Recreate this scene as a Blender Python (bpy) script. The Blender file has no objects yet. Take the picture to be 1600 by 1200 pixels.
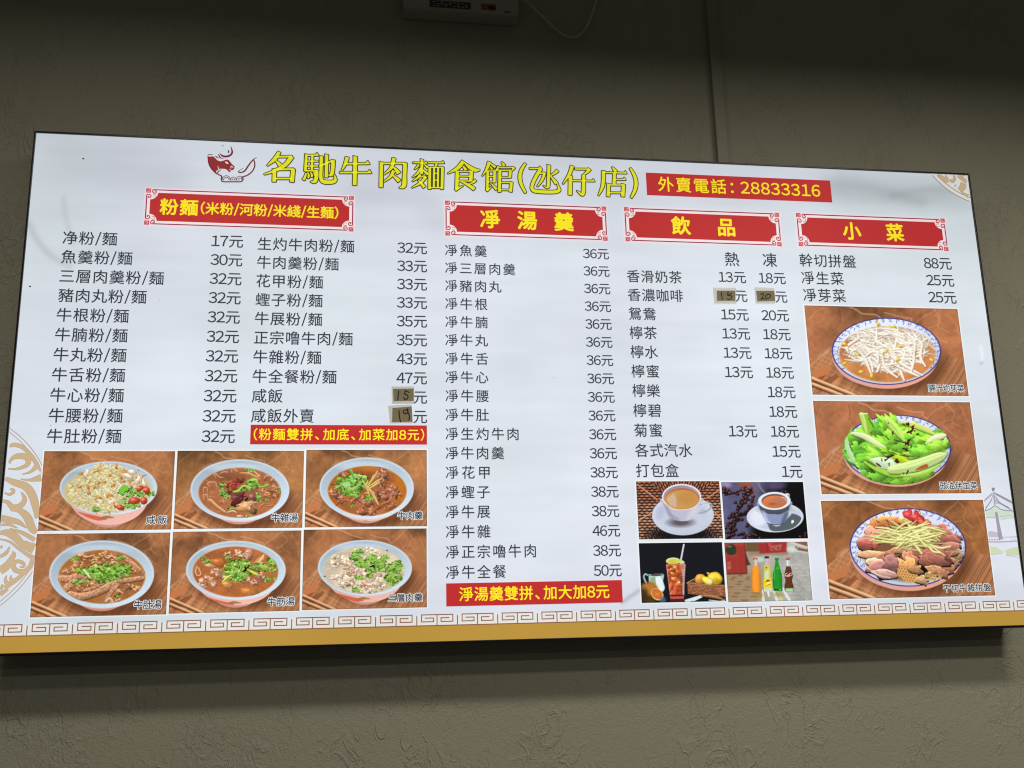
import bpy, bmesh, math, random
import numpy as np
from mathutils import Matrix, Vector
from mathutils.geometry import tessellate_polygon

# ------------------------------------------------------------------ camera
ZB = 1.65                      # height of the sign's lower edge above the floor
BW, BH, BD = 2.4, 1.19405, 0.10   # lit face width, height, distance face to wall
F_PX = 1551.88
ROT = np.array([[0.9888775563548846, -0.14688806913421779, -0.02334681313612615],
                [0.010621384912197381, 0.22631489743577538, -0.9739962799627013],
                [0.14835216452798689, 0.9629150857394725, 0.2253578774642799]])
CAM = np.array([-0.427085, -2.301619, 0.056149])
sc = bpy.context.scene
C = sc.collection
cd = bpy.data.cameras.new('camera'); cam = bpy.data.objects.new('camera', cd); C.objects.link(cam)
cd.sensor_width = 36; cd.lens = F_PX / 1600 * 36; cd.clip_start = 0.05; cd.clip_end = 50
m = Matrix((tuple(ROT[0]), tuple(-ROT[1]), tuple(-ROT[2]))).transposed().to_4x4()
m.translation = Vector((CAM[0], CAM[1], CAM[2] + ZB))
cam.matrix_world = m
sc.camera = cam
# ------------------------------------------------------------------ light: dim room, rows of ceiling lamps
w = bpy.data.worlds.new('World'); sc.world = w; w.use_nodes = True
w.node_tree.nodes['Background'].inputs[0].default_value = (1.0, 0.93, 0.74, 1)
w.node_tree.nodes['Background'].inputs[1].default_value = 0.0355
def lamp(name, x, y, z, sx, sy, power, col=(1, 0.95, 0.80), rot=(0, 0, 0)):
    l = bpy.data.lights.new(name, 'AREA'); l.shape = 'RECTANGLE'; l.size = sx; l.size_y = sy
    l.energy = power; l.color = col; l.spread = math.radians(168)   # recessed, louvred: little light leaves them sideways
    o = bpy.data.objects.new(name, l); o.location = (x, y, z + ZB); o.rotation_euler = rot
    C.objects.link(o); return o
lamp('ceiling_lamp_near', 0.30, -1.25, 1.72, 1.1, 0.20, 7)
lamp('ceiling_lamp_left', -1.00, -1.40, 1.76, 0.6, 0.20, 12.4)
lamp('ceiling_lamp_right', 1.30, -1.30, 1.72, 0.6, 0.24, 11.4)
lamp('ceiling_lamp_behind', 1.50, -2.40, 1.72, 0.6, 0.20, 24)
lamp('ceiling_lamp_back', 0.60, -3.90, 1.72, 0.8, 0.12, 24)
lamp('ceiling_lamp_far', 0.60, -6.00, 1.72, 1.2, 0.20, 26)
sc.view_settings.view_transform = 'Standard'; sc.view_settings.look = 'None'
sc.view_settings.exposure = 0; sc.view_settings.gamma = 1; sc.view_settings.use_curve_mapping = False
sc.cycles.max_bounces = 4; sc.cycles.filter_width = 1.15; sc.cycles.use_denoising = True

# ------------------------------------------------------------------ helpers
def at(px, py, d=0.0):
    """point of the vertical plane y=d (metres) seen at photo pixel px,py -> x, z above the sign's lower edge"""
    v = ROT.T @ np.array([(px - 800) / F_PX, (py - 600) / F_PX, 1.0])
    p = CAM + v * ((d - CAM[1]) / v[1])
    return float(p[0]), float(p[2])
def pxm(px, py):
    """metres per photo pixel, vertically, at that point of the sign"""
    return (at(px, py - 1)[1] - at(px, py + 1)[1]) / 2
def lin(c):
    c = np.asarray(c, float)
    return np.where(c <= 0.04045, c / 12.92, ((c + 0.055) / 1.055) ** 2.4)
def rgb(r, g, b): return tuple(lin(np.array([r, g, b]) / 255.0))
def tag(o, label=None, cat=None, group=None, kind=None):
    for k, v in (('label', label), ('category', cat), ('group', group), ('kind', kind)):
        if v: o[k] = v
    return o
def empty(name, loc):
    o = bpy.data.objects.new(name, None); o.location = loc; o.empty_display_size = 0.1; C.objects.link(o); return o
def mat(name):
    mm = bpy.data.materials.new(name); mm.use_nodes = True
    return mm, mm.node_tree.nodes, mm.node_tree.links, mm.node_tree.nodes['Principled BSDF']

# backlit print: emits in its own colours, standing in for lamps inside the box, soft acrylic skin
PRINT, N, L, B = mat('backlit_print')
at_ = N.new('ShaderNodeAttribute'); at_.attribute_name = 'Col'
geo = N.new('ShaderNodeNewGeometry'); sep = N.new('ShaderNodeSeparateXYZ'); L.new(geo.outputs['Position'], sep.inputs[0])
def maprange(src, a, b, c, d):
    n = N.new('ShaderNodeMapRange'); n.interpolation_type = 'SMOOTHSTEP'
    n.inputs[1].default_value = a; n.inputs[2].default_value = b; n.inputs[3].default_value = c; n.inputs[4].default_value = d
    L.new(src, n.inputs[0]); return n.outputs[0]
def mul(a, b):
    n = N.new('ShaderNodeMath'); n.operation = 'MULTIPLY'; L.new(a, n.inputs[0]); L.new(b, n.inputs[1]); return n.outputs[0]
k1 = maprange(sep.outputs[2], ZB + BH + 0.03, ZB + 0.72, 0.84, 1.0)      # uneven backlight put into the emission: dimmer towards the upper edge
k2 = maprange(sep.outputs[0], 1.25, 0.35, 0.93, 1.0)
k3 = maprange(sep.outputs[2], ZB - 0.02, ZB + 0.20, 0.90, 1.0)
k4 = maprange(sep.outputs[0], -1.25, -0.9, 0.99, 1.0)
nz = N.new('ShaderNodeTexNoise'); nz.inputs['Scale'].default_value = 2.2; nz.inputs['Detail'].default_value = 2
L.new(geo.outputs['Position'], nz.inputs['Vector'])
k5 = maprange(nz.outputs[0], 0.3, 0.7, 0.95, 1.05)
kk = mul(mul(mul(k1, k2), mul(k3, k4)), k5)  # backlight falloff and mottling, painted by scaling the emission
mx = N.new('ShaderNodeVectorMath'); mx.operation = 'SCALE'
L.new(at_.outputs['Color'], mx.inputs[0]); L.new(kk, mx.inputs['Scale'])
L.new(mx.outputs[0], B.inputs['Emission Color']); B.inputs['Emission Strength'].default_value = 0.9
dm = N.new('ShaderNodeVectorMath'); dm.operation = 'SCALE'; dm.inputs['Scale'].default_value = 0.35
L.new(at_.outputs['Color'], dm.inputs[0]); L.new(dm.outputs[0], B.inputs['Base Color'])
B.inputs['Roughness'].default_value = 0.45; B.inputs['Specular IOR Level'].default_value = 0.12
PRINT.cycles.emission_sampling = 'NONE'

class MB:
    """collects flat coloured pieces of print lying on the sign; z layer k floats k*0.3 mm over the face"""
    def __init__(self): self.v = []; self.f = []; self.c = []
    def poly(self, pts, col, k):
        pts = [p for i, p in enumerate(pts) if i == 0 or abs(p[0]-pts[i-1][0]) + abs(p[1]-pts[i-1][1]) > 1e-7]
        if len(pts) < 3: return
        b = len(self.v); y = -k * 0.0003
        self.v += [(p[0], y, p[1]) for p in pts]; self.c += [col] * len(pts)
        if len(pts) == 3: self.f.append((b, b+1, b+2))
        else:
            for t in tessellate_polygon([[Vector((p[0], p[1], 0)) for p in pts]]): self.f.append(tuple(b + i for i in t))
    def quad(self, p0, p1, p2, p3, col, k):
        b = len(self.v); y = -k * 0.0003
        self.v += [(p[0], y, p[1]) for p in (p0, p1, p2, p3)]; self.c += [col] * 4; self.f.append((b, b+1, b+2, b+3))
    def stroke(self, pts, ws, col, k, cap=0):
        """ribbon along pts, width ws per point"""
        P = np.array(pts, float); n = len(P)
        if np.isscalar(ws): ws = [ws] * n
        T = np.zeros_like(P)
        for i in range(n):
            d = P[min(i+1, n-1)] - P[max(i-1, 0)]; T[i] = d / (np.hypot(*d) + 1e-12)
        Nn = np.stack([-T[:, 1], T[:, 0]], 1)
        if cap:
            P[0] -= T[0] * ws[0] * cap; P[-1] += T[-1] * ws[-1] * cap
        A = P + Nn * np.array(ws)[:, None] / 2; D = P - Nn * np.array(ws)[:, None] / 2
        for i in range(n - 1): self.quad(A[i], A[i+1], D[i+1], D[i], col, k)
    def grow(self, r, col, k, n=10):
        """a copy of everything so far, swollen by r: laid beneath as an outline"""
        v0, f0 = list(self.v), list(self.f)
        for j in range(n):
            a = 2 * math.pi * j / n; b = len(self.v); y = -k * 0.0003 - j * 4e-6
            self.v += [(p[0] + r * math.cos(a), y, p[2] + r * math.sin(a)) for p in v0]
            self.c += [col] * len(v0); self.f += [tuple(b + i for i in q) for q in f0]
        return self
    def build(self, name, parent, material=None, at0=None):
        me = bpy.data.meshes.new(name); me.from_pydata(self.v, [], self.f)
        ca = me.color_attributes.new('Col', 'FLOAT_COLOR', 'POINT')
        a = np.ones((len(self.v), 4), np.float32); a[:, :3] = np.array(self.c, np.float32).reshape(-1, 3)
        ca.data.foreach_set('color', a.ravel())
        me.materials.append(material or PRINT)
        o = bpy.data.objects.new(name, me); C.objects.link(o)
        if parent: o.parent = parent
        return o

def catmull(pts, n=6, ws=None):
    P = np.array(pts, float)
    if ws is not None: P = np.concatenate([P, np.array(ws, float)[:, None]], 1)
    Q = np.concatenate([[2*P[0]-P[1]], P, [2*P[-1]-P[-2]]]); out = []
    for i in range(len(P) - 1):
        p0, p1, p2, p3 = Q[i:i+4]
        for t in np.linspace(0, 1, n, endpoint=False):
            out.append(0.5 * ((2*p1) + (p2-p0)*t + (2*p0-5*p1+4*p2-p3)*t*t + (3*p1-p0-3*p2+p3)*t**3))
    out.append(P[-1]); out = np.array(out)
    return (out[:, :2], np.maximum(out[:, 2], 1e-5)) if ws is not None else out

# ------------------------------------------------------------------ lettering (Blender's own built-in font)
GL = {}
def glyph(ch):
    if ch in GL: return GL[ch]
    if ch == '/':        # plain slanted bar
        GL[ch] = (np.array([[.02, -.10], [.09, -.10], [.36, .84], [.29, .84]]), [(0, 1, 2, 3)], .38); return GL[ch]
    src = chr(ord(ch) + 0xFEE0) if ch in '0123456789/()' else ch
    c = bpy.data.curves.new('tmp', 'FONT'); c.body = src; c.resolution_u = 3
    o = bpy.data.objects.new('tmp', c); C.objects.link(o); bpy.context.view_layer.update()
    me = o.to_mesh()
    v = np.array([q.co[:2] for q in me.vertices]); f = [tuple(p.vertices) for p in me.polygons]
    o.to_mesh_clear(); bpy.data.objects.remove(o); bpy.data.curves.remove(c)
    x0, x1 = v[:, 0].min(), v[:, 0].max()
    if ch in '0123456789': adv = 0.555; v = v - [0.5 - adv/2, 0]
    elif ch in '()': adv = 0.34; v = v - [(x0 + x1) / 2 - adv/2, 0]
    elif ch == '、': adv = 0.62; v = v - [x0 - 0.10, 0]
    elif ch == '：': adv = 0.7; v = v - [(x0 + x1) / 2 - 0.25, 0]
    else: adv = 1.0
    GL[ch] = (v, f, adv); return GL[ch]
def text(mb, s, xl, xr, zc, em, col, k, bold=0.0):
    """ink of s fitted from xl to xr, centred on height zc, letters em tall"""
    pen, place = 0.0, []
    for ch in s:
        if ch == ' ': pen += 0.35; continue
        v, f, adv = glyph(ch); place.append((ch, pen)); pen += adv
    lo = place[0][1] + glyph(place[0][0])[0][:, 0].min(); hi = place[-1][1] + glyph(place[-1][0])[0][:, 0].max()
    n = len(place)
    tr = ((xr - xl) / em - (hi - lo)) / (n - 1) if n > 1 else 0
    if n == 1: xl = (xl + xr) / 2 - (hi - lo) * em / 2
    shifts = [(0, 0)]
    if bold: shifts += [(bold * math.cos(a), bold * math.sin(a)) for a in np.arange(8) * math.pi / 4]
    for j, (sx, sz) in enumerate(shifts):
        for i, (ch, px) in enumerate(place):
            v, f, adv = glyph(ch); b = len(mb.v)
            X = xl + (v[:, 0] + px + tr * i - lo + sx) * em; Z = zc + (v[:, 1] - 0.36 + sz) * em
            y = -k * 0.0003 - j * 4e-6
            mb.v += [(a, y, c) for a, c in zip(X.tolist(), Z.tolist())]; mb.c += [col] * len(X)
            mb.f += [tuple(b + q for q in t) for t in f]
def rect(mb, x0, z0, x1, z1, col, k): mb.quad((x0, z0), (x1, z0), (x1, z1), (x0, z1), col, k)

# ------------------------------------------------------------------ printed photographs: a small painter
# each dish photograph is a flat print; it is painted point by point on a fine grid of the print's own mesh
class Paint:
    def __init__(self, quad, w, h, seed):
        """quad: the corners TL TR BR BL in drawing units"""
        self.w, self.h = w, h; self.r = np.random.RandomState(seed)
        self.Qd = np.array(quad, float)
        u, v = np.meshgrid((np.arange(w) + .5) / w, (np.arange(h) + .5) / h)
        self.U, self.V = u, v
        q = self.Qd
        g = lambda i: (1-v)*((1-u)*q[0, i] + u*q[1, i]) + v*((1-u)*q[3, i] + u*q[2, i])
        self.X, self.Y = g(0), g(1); self.img = np.zeros((h, w, 3))
        self.px = (q[1, 0] - q[0, 0]) / w
        self.x0, self.x1 = q[:, 0].min(), q[:, 0].max(); self.y0, self.y1 = q[:, 1].min(), q[:, 1].max()
        self.sk = max(abs(q[0, 0]-q[3, 0]), abs(q[1, 0]-q[2, 0])) + 3*self.px
        self.sky = max(abs(q[0, 1]-q[1, 1]), abs(q[3, 1]-q[2, 1])) + 3*self.px
    def q(self, u, v):
        q = self.Qd; p = (1-v)*((1-u)*q[0] + u*q[1]) + v*((1-u)*q[3] + u*q[2]); return (p[0], p[1])
    def box(self, xa, ya, xb, yb):
        W = self.x1 - self.x0; Hh = self.y1 - self.y0
        i0 = int(max(0, (xa - self.sk - self.x0) / W * self.w - 2)); i1 = int(min(self.w, (xb + self.sk - self.x0) / (W - self.sk) * self.w + 3))
        j0 = int(max(0, (ya - self.sky - self.y0) / Hh * self.h - 2)); j1 = int(min(self.h, (yb + self.sky - self.y0) / (Hh - self.sky) * self.h + 3))
        if i1 <= i0 or j1 <= j0: return None
        return (slice(j0, j1), slice(i0, i1))
    def noise(self, s, oct=3, sy=None):
        out = 0; amp = 1; tot = 0; sy = sy or s
        for o in range(oct):
            gx = self.X / s + 37; gy = self.Y / sy + 37
            n = int(max(gx.max(), gy.max())) + 3; G = self.r.rand(n, n)
            ix = gx.astype(int); iy = gy.astype(int); fx = gx - ix; fy = gy - iy
            fx = fx*fx*(3-2*fx); fy = fy*fy*(3-2*fy)
            out = out + amp*((1-fy)*((1-fx)*G[iy, ix] + fx*G[iy, ix+1]) + fy*((1-fx)*G[iy+1, ix] + fx*G[iy+1, ix+1]))
            tot += amp; amp *= .55; s = s/2; sy = sy/2
        return out / tot
    def mix(self, sl, mask, col):
        a = mask[..., None]; self.img[sl] = self.img[sl]*(1-a) + np.asarray(col)*a
    def el(self, cx, cy, rx, ry, col, rot=0, soft=None, alpha=1, shade=None, clip=None):
        R = max(rx, ry) + 2*self.px; sl = self.box(cx-R, cy-R, cx+R, cy+R)
        if sl is None: return
        x = self.X[sl] - cx; y = self.Y[sl] - cy; c, s = math.cos(rot), math.sin(rot)
        a = (x*c + y*s)/rx; b = (-x*s + y*c)/ry; d = np.sqrt(a*a + b*b)
        mk = np.clip((1-d)*min(rx, ry)/(soft or self.px) + .5, 0, 1)*alpha
        if clip is not None: mk = mk*clip[sl]
        cc = np.asarray(col, float)
        if shade is not None: cc = cc*(1 + shade*(-(x/rx)*.35 - (y/ry)*.75)[..., None])
        self.mix(sl, mk, np.clip(cc, 0, 1))
    def elmask(self, cx, cy, rx, ry):
        d = np.sqrt(((self.X-cx)/rx)**2 + ((self.Y-cy)/ry)**2); return np.clip((1-d)*min(rx, ry)/self.px + .5, 0, 1)
    def blob(self, cx, cy, rx, ry, col, rot=0, lump=.18, shade=.3, hl=.25, rim=.3, k=5, clip=None, alpha=1):
        """lumpy solid piece: soft top light, darker rim, small gloss"""
        R = max(rx, ry)*1.35 + 2*self.px; sl = self.box(cx-R, cy-R, cx+R, cy+R)
        if sl is None: return
        x = self.X[sl] - cx; y = self.Y[sl] - cy; c, s = math.cos(rot), math.sin(rot)
        a = (x*c + y*s)/rx; b = (-x*s + y*c)/ry; th = np.arctan2(b, a); rr = 1.0
        for h in range(2, 2+k): rr = rr + lump/h*1.3*math.sqrt(2)*np.cos(h*th + self.r.rand()*6.28)*self.r.rand()
        d = np.sqrt(a*a + b*b)/np.maximum(rr, .45)
        mk = np.clip((1-d)*min(rx, ry)/self.px + .5, 0, 1)*alpha
        if clip is not None: mk = mk*clip[sl]
        lum = 1 + shade*(-(x/R)*.5 - (y/R)*1.0)*1.3 - rim*np.clip((d-.72)/.28, 0, 1)
        tex = self.r.rand(*d.shape)*.16 - .08
        cc = np.asarray(col)*(lum + tex)[..., None]
        g = np.exp(-(((x + .3*rx)/(.35*rx))**2 + ((y + .35*ry)/(.28*ry))**2))*hl
        self.mix(sl, mk, np.clip(np.maximum(cc, np.asarray(col)*.3) + g[..., None], 0, 1))
    def stroke(self, pts, w, col, sh=.0, alpha=1, clip=None, smooth=True, soft=None):
        """brush line; w may vary along it; sh lights its upper side"""
        P = np.array(pts, float); n = len(P)
        W_ = np.array([w]*n if np.isscalar(w) else w, float)
        if smooth and n > 2: P, W_ = catmull(P, 5, W_)
        m_ = W_.max()/2 + 2*self.px
        sl = self.box(P[:, 0].min()-m_, P[:, 1].min()-m_, P[:, 0].max()+m_, P[:, 1].max()+m_)
        if sl is None: return
        x, y = self.X[sl], self.Y[sl]; best = np.full(x.shape, -1e9); side = np.zeros(x.shape)
        for i in range(len(P)-1):
            a, b = P[i], P[i+1]; d = b - a; l2 = d @ d + 1e-9
            t = np.clip(((x-a[0])*d[0] + (y-a[1])*d[1])/l2, 0, 1)
            dx = x - a[0] - t*d[0]; dy = y - a[1] - t*d[1]; r = (W_[i]*(1-t) + W_[i+1]*t)/2
            s = r - np.hypot(dx, dy); up = s > best; best = np.where(up, s, best); side = np.where(up, dy/(r+1e-6), side)
        mk = np.clip(best/(soft or self.px) + .5, 0, 1)*alpha
        if clip is not None: mk = mk*clip[sl]
        cc = np.asarray(col, float)*np.ones(x.shape + (1,))
        if sh: cc = cc*(1 - sh*side)[..., None]
        self.mix(sl, mk, np.clip(cc, 0, 1))
    def poly(self, pts, col, alpha=1, clip=None, round_=False):
        P = np.array(pts, float)
        if round_: P = catmull(list(P[-2:]) + list(P) + list(P[:2]), 6)[12:-12]
        ins = np.zeros(self.X.shape, bool); n = len(P)
        acc = np.zeros(self.X.shape)
        for ox, oy in ((-.25, -.25), (.25, -.25), (-.25, .25), (.25, .25)):
            x = self.X + ox*self.px; y = self.Y + oy*self.px; ins = np.zeros(x.shape, bool)
            for i in range(n):
                (xa, ya), (xb, yb) = P[i], P[(i+1) % n]
                if ya == yb: continue
                ins ^= ((ya > y) != (yb > y)) & (x < (xb-xa)*(y-ya)/(yb-ya) + xa)
            acc += ins
        mk = acc/4*alpha
        if clip is not None: mk = mk*clip
        self.mix((slice(None), slice(None)), mk, col); return acc/4
    def herb(self, cx, cy, rx, ry, n, clip=None, pale=.0, size=22):
        """scattered coriander: dark gaps, mid leaves, bright tips"""
        R = self.r; n = int(n*1.5)
        for i in range(n):
            a = R.rand()*6.28; d = R.rand()**.55*(1 + .25*R.randn()*.5)
            x = cx + d*rx*math.cos(a); y = cy + d*ry*math.sin(a); t = min(1, max(0, i/n + .25*R.randn()))
            base = np.array([.11, .24, .06])*(1-t) + np.array([.47+pale, .69, .22])*t
            if R.rand() < .10: base = np.array([.74, .86, .50])
            base = base*(.75 + .5*R.rand()); s = size*(.35 + .75*R.rand()); b = R.rand()*6.28
            if R.rand() < .55:
                P = []
                for q in range(7):
                    r_ = s*(.55 + .75*R.rand()); th = b + q*.9; P.append((x + r_*math.cos(th), y + .62*r_*math.sin(th)))
                m_ = self.box(x-2*s, y-2*s, x+2*s, y+2*s)
                self.lpoly(P, base, m_, clip)
            else:
                l = s*1.1; self.stroke([(x-l*math.cos(b), y-l*.6*math.sin(b)), (x + R.randn()*4, y-5), (x+l*math.cos(b), y+l*.6*math.sin(b))], [4, s*.62, 4], base, .35, clip=clip)
        for i in range(n//7):
            a = R.rand()*6.28; d = math.sqrt(R.rand())*.9; x = cx + d*rx*math.cos(a); y = cy + d*ry*math.sin(a); b = R.rand()*3.1
            l = size*1.3
            self.stroke([(x-l*math.cos(b), y-l*.6*math.sin(b)), (x, y-4), (x+l*math.cos(b), y+l*.6*math.sin(b))], 6, (.66, .82, .44), .2, clip=clip)
    def lpoly(self, pts, col, sl, clip=None):
        if sl is None: return
        P = np.array(pts, float); acc = 0; n = len(P)
        for ox, oy in ((-.25, -.2), (.25, .2)):
            x = self.X[sl] + ox*self.px; y = self.Y[sl] + oy*self.px; ins = np.zeros(x.shape, bool)
            for i in range(n):
                (xa, ya), (xb, yb) = P[i], P[(i+1) % n]
                if ya != yb: ins ^= ((ya > y) != (yb > y)) & (x < (xb-xa)*(y-ya)/(yb-ya) + xa)
            acc = acc + ins*.5
        if clip is not None: acc = acc*clip[sl]
        c0 = P.mean(0); g = 1 + .30*np.clip((c0[1]-self.Y[sl])/30, -1, 1)
        self.mix(sl, acc, np.clip(np.asarray(col)*g[..., None], 0, 1))
    def meat(self, cx, cy, s, col, n=7, clip=None, hl=.28):
        R = self.r; n = int(n*1.5)
        for i in range(n):
            a = R.rand()*6.28; d = s*.8*math.sqrt(R.rand())
            q = s*(.20 + .34*R.rand()); c = np.array(col)*(.70 + .55*R.rand()); x = cx + d*math.cos(a); y = cy + d*.7*math.sin(a)
            if R.rand() < .55: self.blob(x, y, q, q*(.45+.3*R.rand()), c, R.rand()*3.1, .7, .45, hl, .30, k=7, clip=clip)
            else:
                b = R.rand()*3.1; l = q*1.2
                self.stroke([(x-l*math.cos(b), y-l*.6*math.sin(b)+5), (x + R.randn()*8, y-6), (x+l*math.cos(b), y+l*.6*math.sin(b)+5)], [5, q*.75, 5], c, .45, clip=clip)
                self.stroke([(x-l*.5*math.cos(b), y-l*.3*math.sin(b)-q*.12), (x+l*.4*math.cos(b), y+l*.24*math.sin(b)-q*.14)], 5, np.clip(c*1.5+.06, 0, 1), alpha=.8, clip=clip)
    def blur(self, n):
        for _ in range(n):
            q = np.pad(self.img, ((1, 1), (1, 1), (0, 0)), 'edge')
            self.img = (q[:-2, 1:-1] + q[2:, 1:-1] + q[1:-1, :-2] + q[1:-1, 2:] + 2*q[1:-1, 1:-1])/6
    def finish(self, tone=1.0):
        g = self.noise(self.px*1.6, 1); self.img *= (.975 + .05*g)[..., None]
        e = np.minimum(np.minimum(self.U*self.w, (1-self.U)*self.w), np.minimum(self.V*self.h, (1-self.V)*self.h))
        self.img *= np.clip(.25 + e/1.6, .25, 1)[..., None]
        self.img = np.clip(self.img*tone, 0, 1)
    def build(self, name, parent, x0, z0, x1, z1, k):
        """the print as a grid mesh, one colour per cell corner"""
        w, h = self.w, self.h
        xs = x0 + (np.arange(w) + .5)/w*(x1-x0); zs = z1 + (np.arange(h) + .5)/h*(z0-z1)
        xs[0] = x0; xs[-1] = x1; zs[0] = z1; zs[-1] = z0
        gx, gz = np.meshgrid(xs, zs); co = np.zeros((h*w, 3), np.float32)
        co[:, 0] = gx.ravel(); co[:, 2] = gz.ravel(); co[:, 1] = -k*0.0003
        i = np.arange(h*w).reshape(h, w)
        fq = np.stack([i[1:, :-1], i[1:, 1:], i[:-1, 1:], i[:-1, :-1]], -1).reshape(-1, 4)
        me = bpy.data.meshes.new(name); nf = len(fq)
        me.vertices.add(h*w); me.vertices.foreach_set('co', co.ravel())
        me.loops.add(nf*4); me.loops.foreach_set('vertex_index', fq.ravel().astype(np.int32))
        me.polygons.add(nf); me.polygons.foreach_set('loop_start', (np.arange(nf)*4).astype(np.int32))
        me.update(calc_edges=True); me.validate()
        ca = me.color_attributes.new('Col', 'FLOAT_COLOR', 'POINT')
        a = np.ones((h*w, 4), np.float32); a[:, :3] = lin(self.img).reshape(-1, 3); ca.data.foreach_set('color', a.ravel())
        me.materials.append(PRINT)
        o = bpy.data.objects.new(name, me); C.objects.link(o); o.parent = parent; return o

def tabletop(p, tone=(.645, .425, .275)):
    """brown marble, bamboo mat, chopsticks on their rest: the set-up all dish photographs share"""
    n1 = p.noise(360, 6); n2 = p.noise(90, 4); n3 = p.noise(34, 3)
    b = np.asarray(tone)*(.80 + .42*n1[..., None] + .20*(n3[..., None]-.5))
    b = b + np.array([.10, .075, .05])*np.clip(n2-.5, 0, 1)[..., None]*1.6
    dark = np.clip((n1-.52)*-5, 0, 1)*np.clip(1-p.V*2.2, 0, 1); b = b*(1-.28*dark[..., None])
    p.img[:] = b
    R = p.r
    vein = (.90, .72, .56)
    for pts, ww in (([(.28, .01), (.34, .05), (.37, .08), (.44, .105), (.48, .12)], 13), ([(.52, .06), (.60, .10), (.68, .125), (.69, .15), (.71, .19)], 9),
                    ([(.70, .19), (.76, .11), (.82, .04), (.86, .0)], 6), ([(.84, .03), (.88, .12), (.86, .20), (.92, .28)], 5),
                    ([(.86, .20), (.80, .24), (.90, .40)], 5), ([(.02, .16), (.06, .08), (.12, .02)], 4), ([(.93, .05), (.97, .2), (.99, .33)], 4)):
        q = []
        for (u, v) in pts: q.append(p.q(u + R.randn()*.006, v + R.randn()*.008))
        p.stroke(q, ww, vein, alpha=.55)
    for i in range(26):
        u, v = R.rand(), R.rand()*.6; a = R.rand()*6.28; l = .02 + .04*R.rand()
        p.stroke([p.q(u, v), p.q(u + l*math.cos(a)*.5, v + l*math.sin(a)*.5), p.q(u + l*math.cos(a+.7), v + l*math.sin(a+.7))], 4, (.82, .58, .40), alpha=.3)
    p.stroke([p.q(.22, .04), p.q(.225, .12), p.q(.215, .2)], 5, (.30, .15, .08), alpha=.6)
    # mat
    p.el(*p.q(.12, .53), 70, 26, (.86, .76, .68), soft=30, alpha=.5, rot=-.5)
    acc = p.poly([p.q(-.02, .70), p.q(.135, .50), p.q(.25, .44), p.q(.80, .47), p.q(1.02, .62), p.q(1.02, 1.02), p.q(-.02, 1.02)], (0, 0, 0), alpha=0)
    c = p.U*1.0 + p.V*.42
    st = .5 + .5*np.sin(c*2*math.pi/.0165 + 2.0*p.noise(200, 1)); st2 = p.noise(26, 2, 600)
    lane = np.floor(c/.0165); hsh = np.abs(np.sin(lane*91.7)*43758.5) % 1
    mt = np.array([.80, .545, .375])*(.74 + .26*st + .24*(hsh-.5))[..., None]
    fade = np.clip((p.U-.05)*1.2, 0, 1)[..., None]; mt = mt*(1.02 - .10*fade) + np.array([.02, .01, .0])
    p.mix((slice(None), slice(None)), acc, mt)
    for i in range(9):
        o = i*.085 - .25
        p.stroke([p.q(-.04 + o*.35, .58 + o), p.q(.40 + o*.35, .94 + o)], 5, (.90, .66, .48), alpha=.6, clip=acc)
    p.stroke([p.q(-.02, .70), p.q(.135, .505)], 5, (.93, .72, .56), alpha=.7)
    # rest and chopsticks
    p.poly([p.q(.015, .90), p.q(.16, .77), p.q(.18, .80), p.q(.05, .97)], (.42, .21, .12), alpha=.5)
    p.poly([p.q(-.02, .77), p.q(.06, .70), p.q(.115, .665), p.q(.14, .70), p.q(.10, .78), p.q(.03, .90), p.q(-.02, .93)], (.77, .48, .30))
    p.poly([p.q(-.02, .86), p.q(.06, .80), p.q(.10, .78), p.q(.03, .90), p.q(-.02, .95)], (.60, .33, .19))
    for (ua, va, ub, vb) in ((-.02, .80, .30, 1.03), (-.02, .865, .22, 1.03)):
        p.stroke([p.q(ua, va+.02), p.q(ub, vb+.02)], 26, (.34, .19, .11), alpha=.8)
        p.stroke([p.q(ua, va), p.q(ub, vb)], 26, (.88, .66, .47), .25)
        p.stroke([p.q(ua, va-.008), p.q(ub, vb-.008)], 7, (.98, .86, .70), alpha=.8)

def bowl(p, cx, cy, rx, ry, foot, plate=False):
    """shadow, outside with its painted band, rim"""
    p.blur(1)
    p.el(cx + 60, cy + ry*.42, rx*.98, ry*.86, (.26, .13, .07), soft=90, alpha=.55)
    if plate:
        p.el(cx, cy + (foot-cy-ry), rx*.955, ry*.985, (.84, .60, .53), shade=-.12); p.el(cx - rx*.2, cy + (foot-cy-ry)*.55, rx*.80, ry*.97, (.88, .66, .62))
        p.el(cx, cy, rx, ry, (.18, .17, .52)); p.el(cx, cy, rx-11, ry-9, (.84, .87, .95), shade=.10)
    else:
        d = foot - cy
        p.el(cx - 10, cy + d*.30, rx*.60, d*.70, (.80, .58, .52)); p.el(cx, cy + d*.20, rx*.82, d*.735, (.88, .68, .63), shade=-.12)
        p.stroke([(cx - rx*.62, cy + ry*.90), (cx - rx*.42, cy + ry*1.04), (cx - rx*.22, cy + ry*1.13), (cx - rx*.05, cy + ry*1.15)], [8, 38, 46, 14], (.82, .36, .26), alpha=.85, clip=p.elmask(cx, cy + d*.2, rx*.82, d*.735))
        p.stroke([(cx - rx*.18, cy + ry*1.11), (cx - rx*.05, cy + ry*1.08), (cx + rx*.10, cy + ry*1.10)], [10, 30, 8], (.58, .42, .20), alpha=.8, clip=p.elmask(cx, cy + d*.2, rx*.82, d*.735))
        p.el(cx, cy, rx, ry, (.80, .85, .895), shade=-.05)
        p.el(cx, cy + 6, rx - 22, ry - 16, (.735, .805, .865), shade=-.16)
        p.el(cx - rx*.1, cy - ry*.72, rx*.55, ry*.16, (.80, .86, .92), soft=40, alpha=.7)

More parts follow.
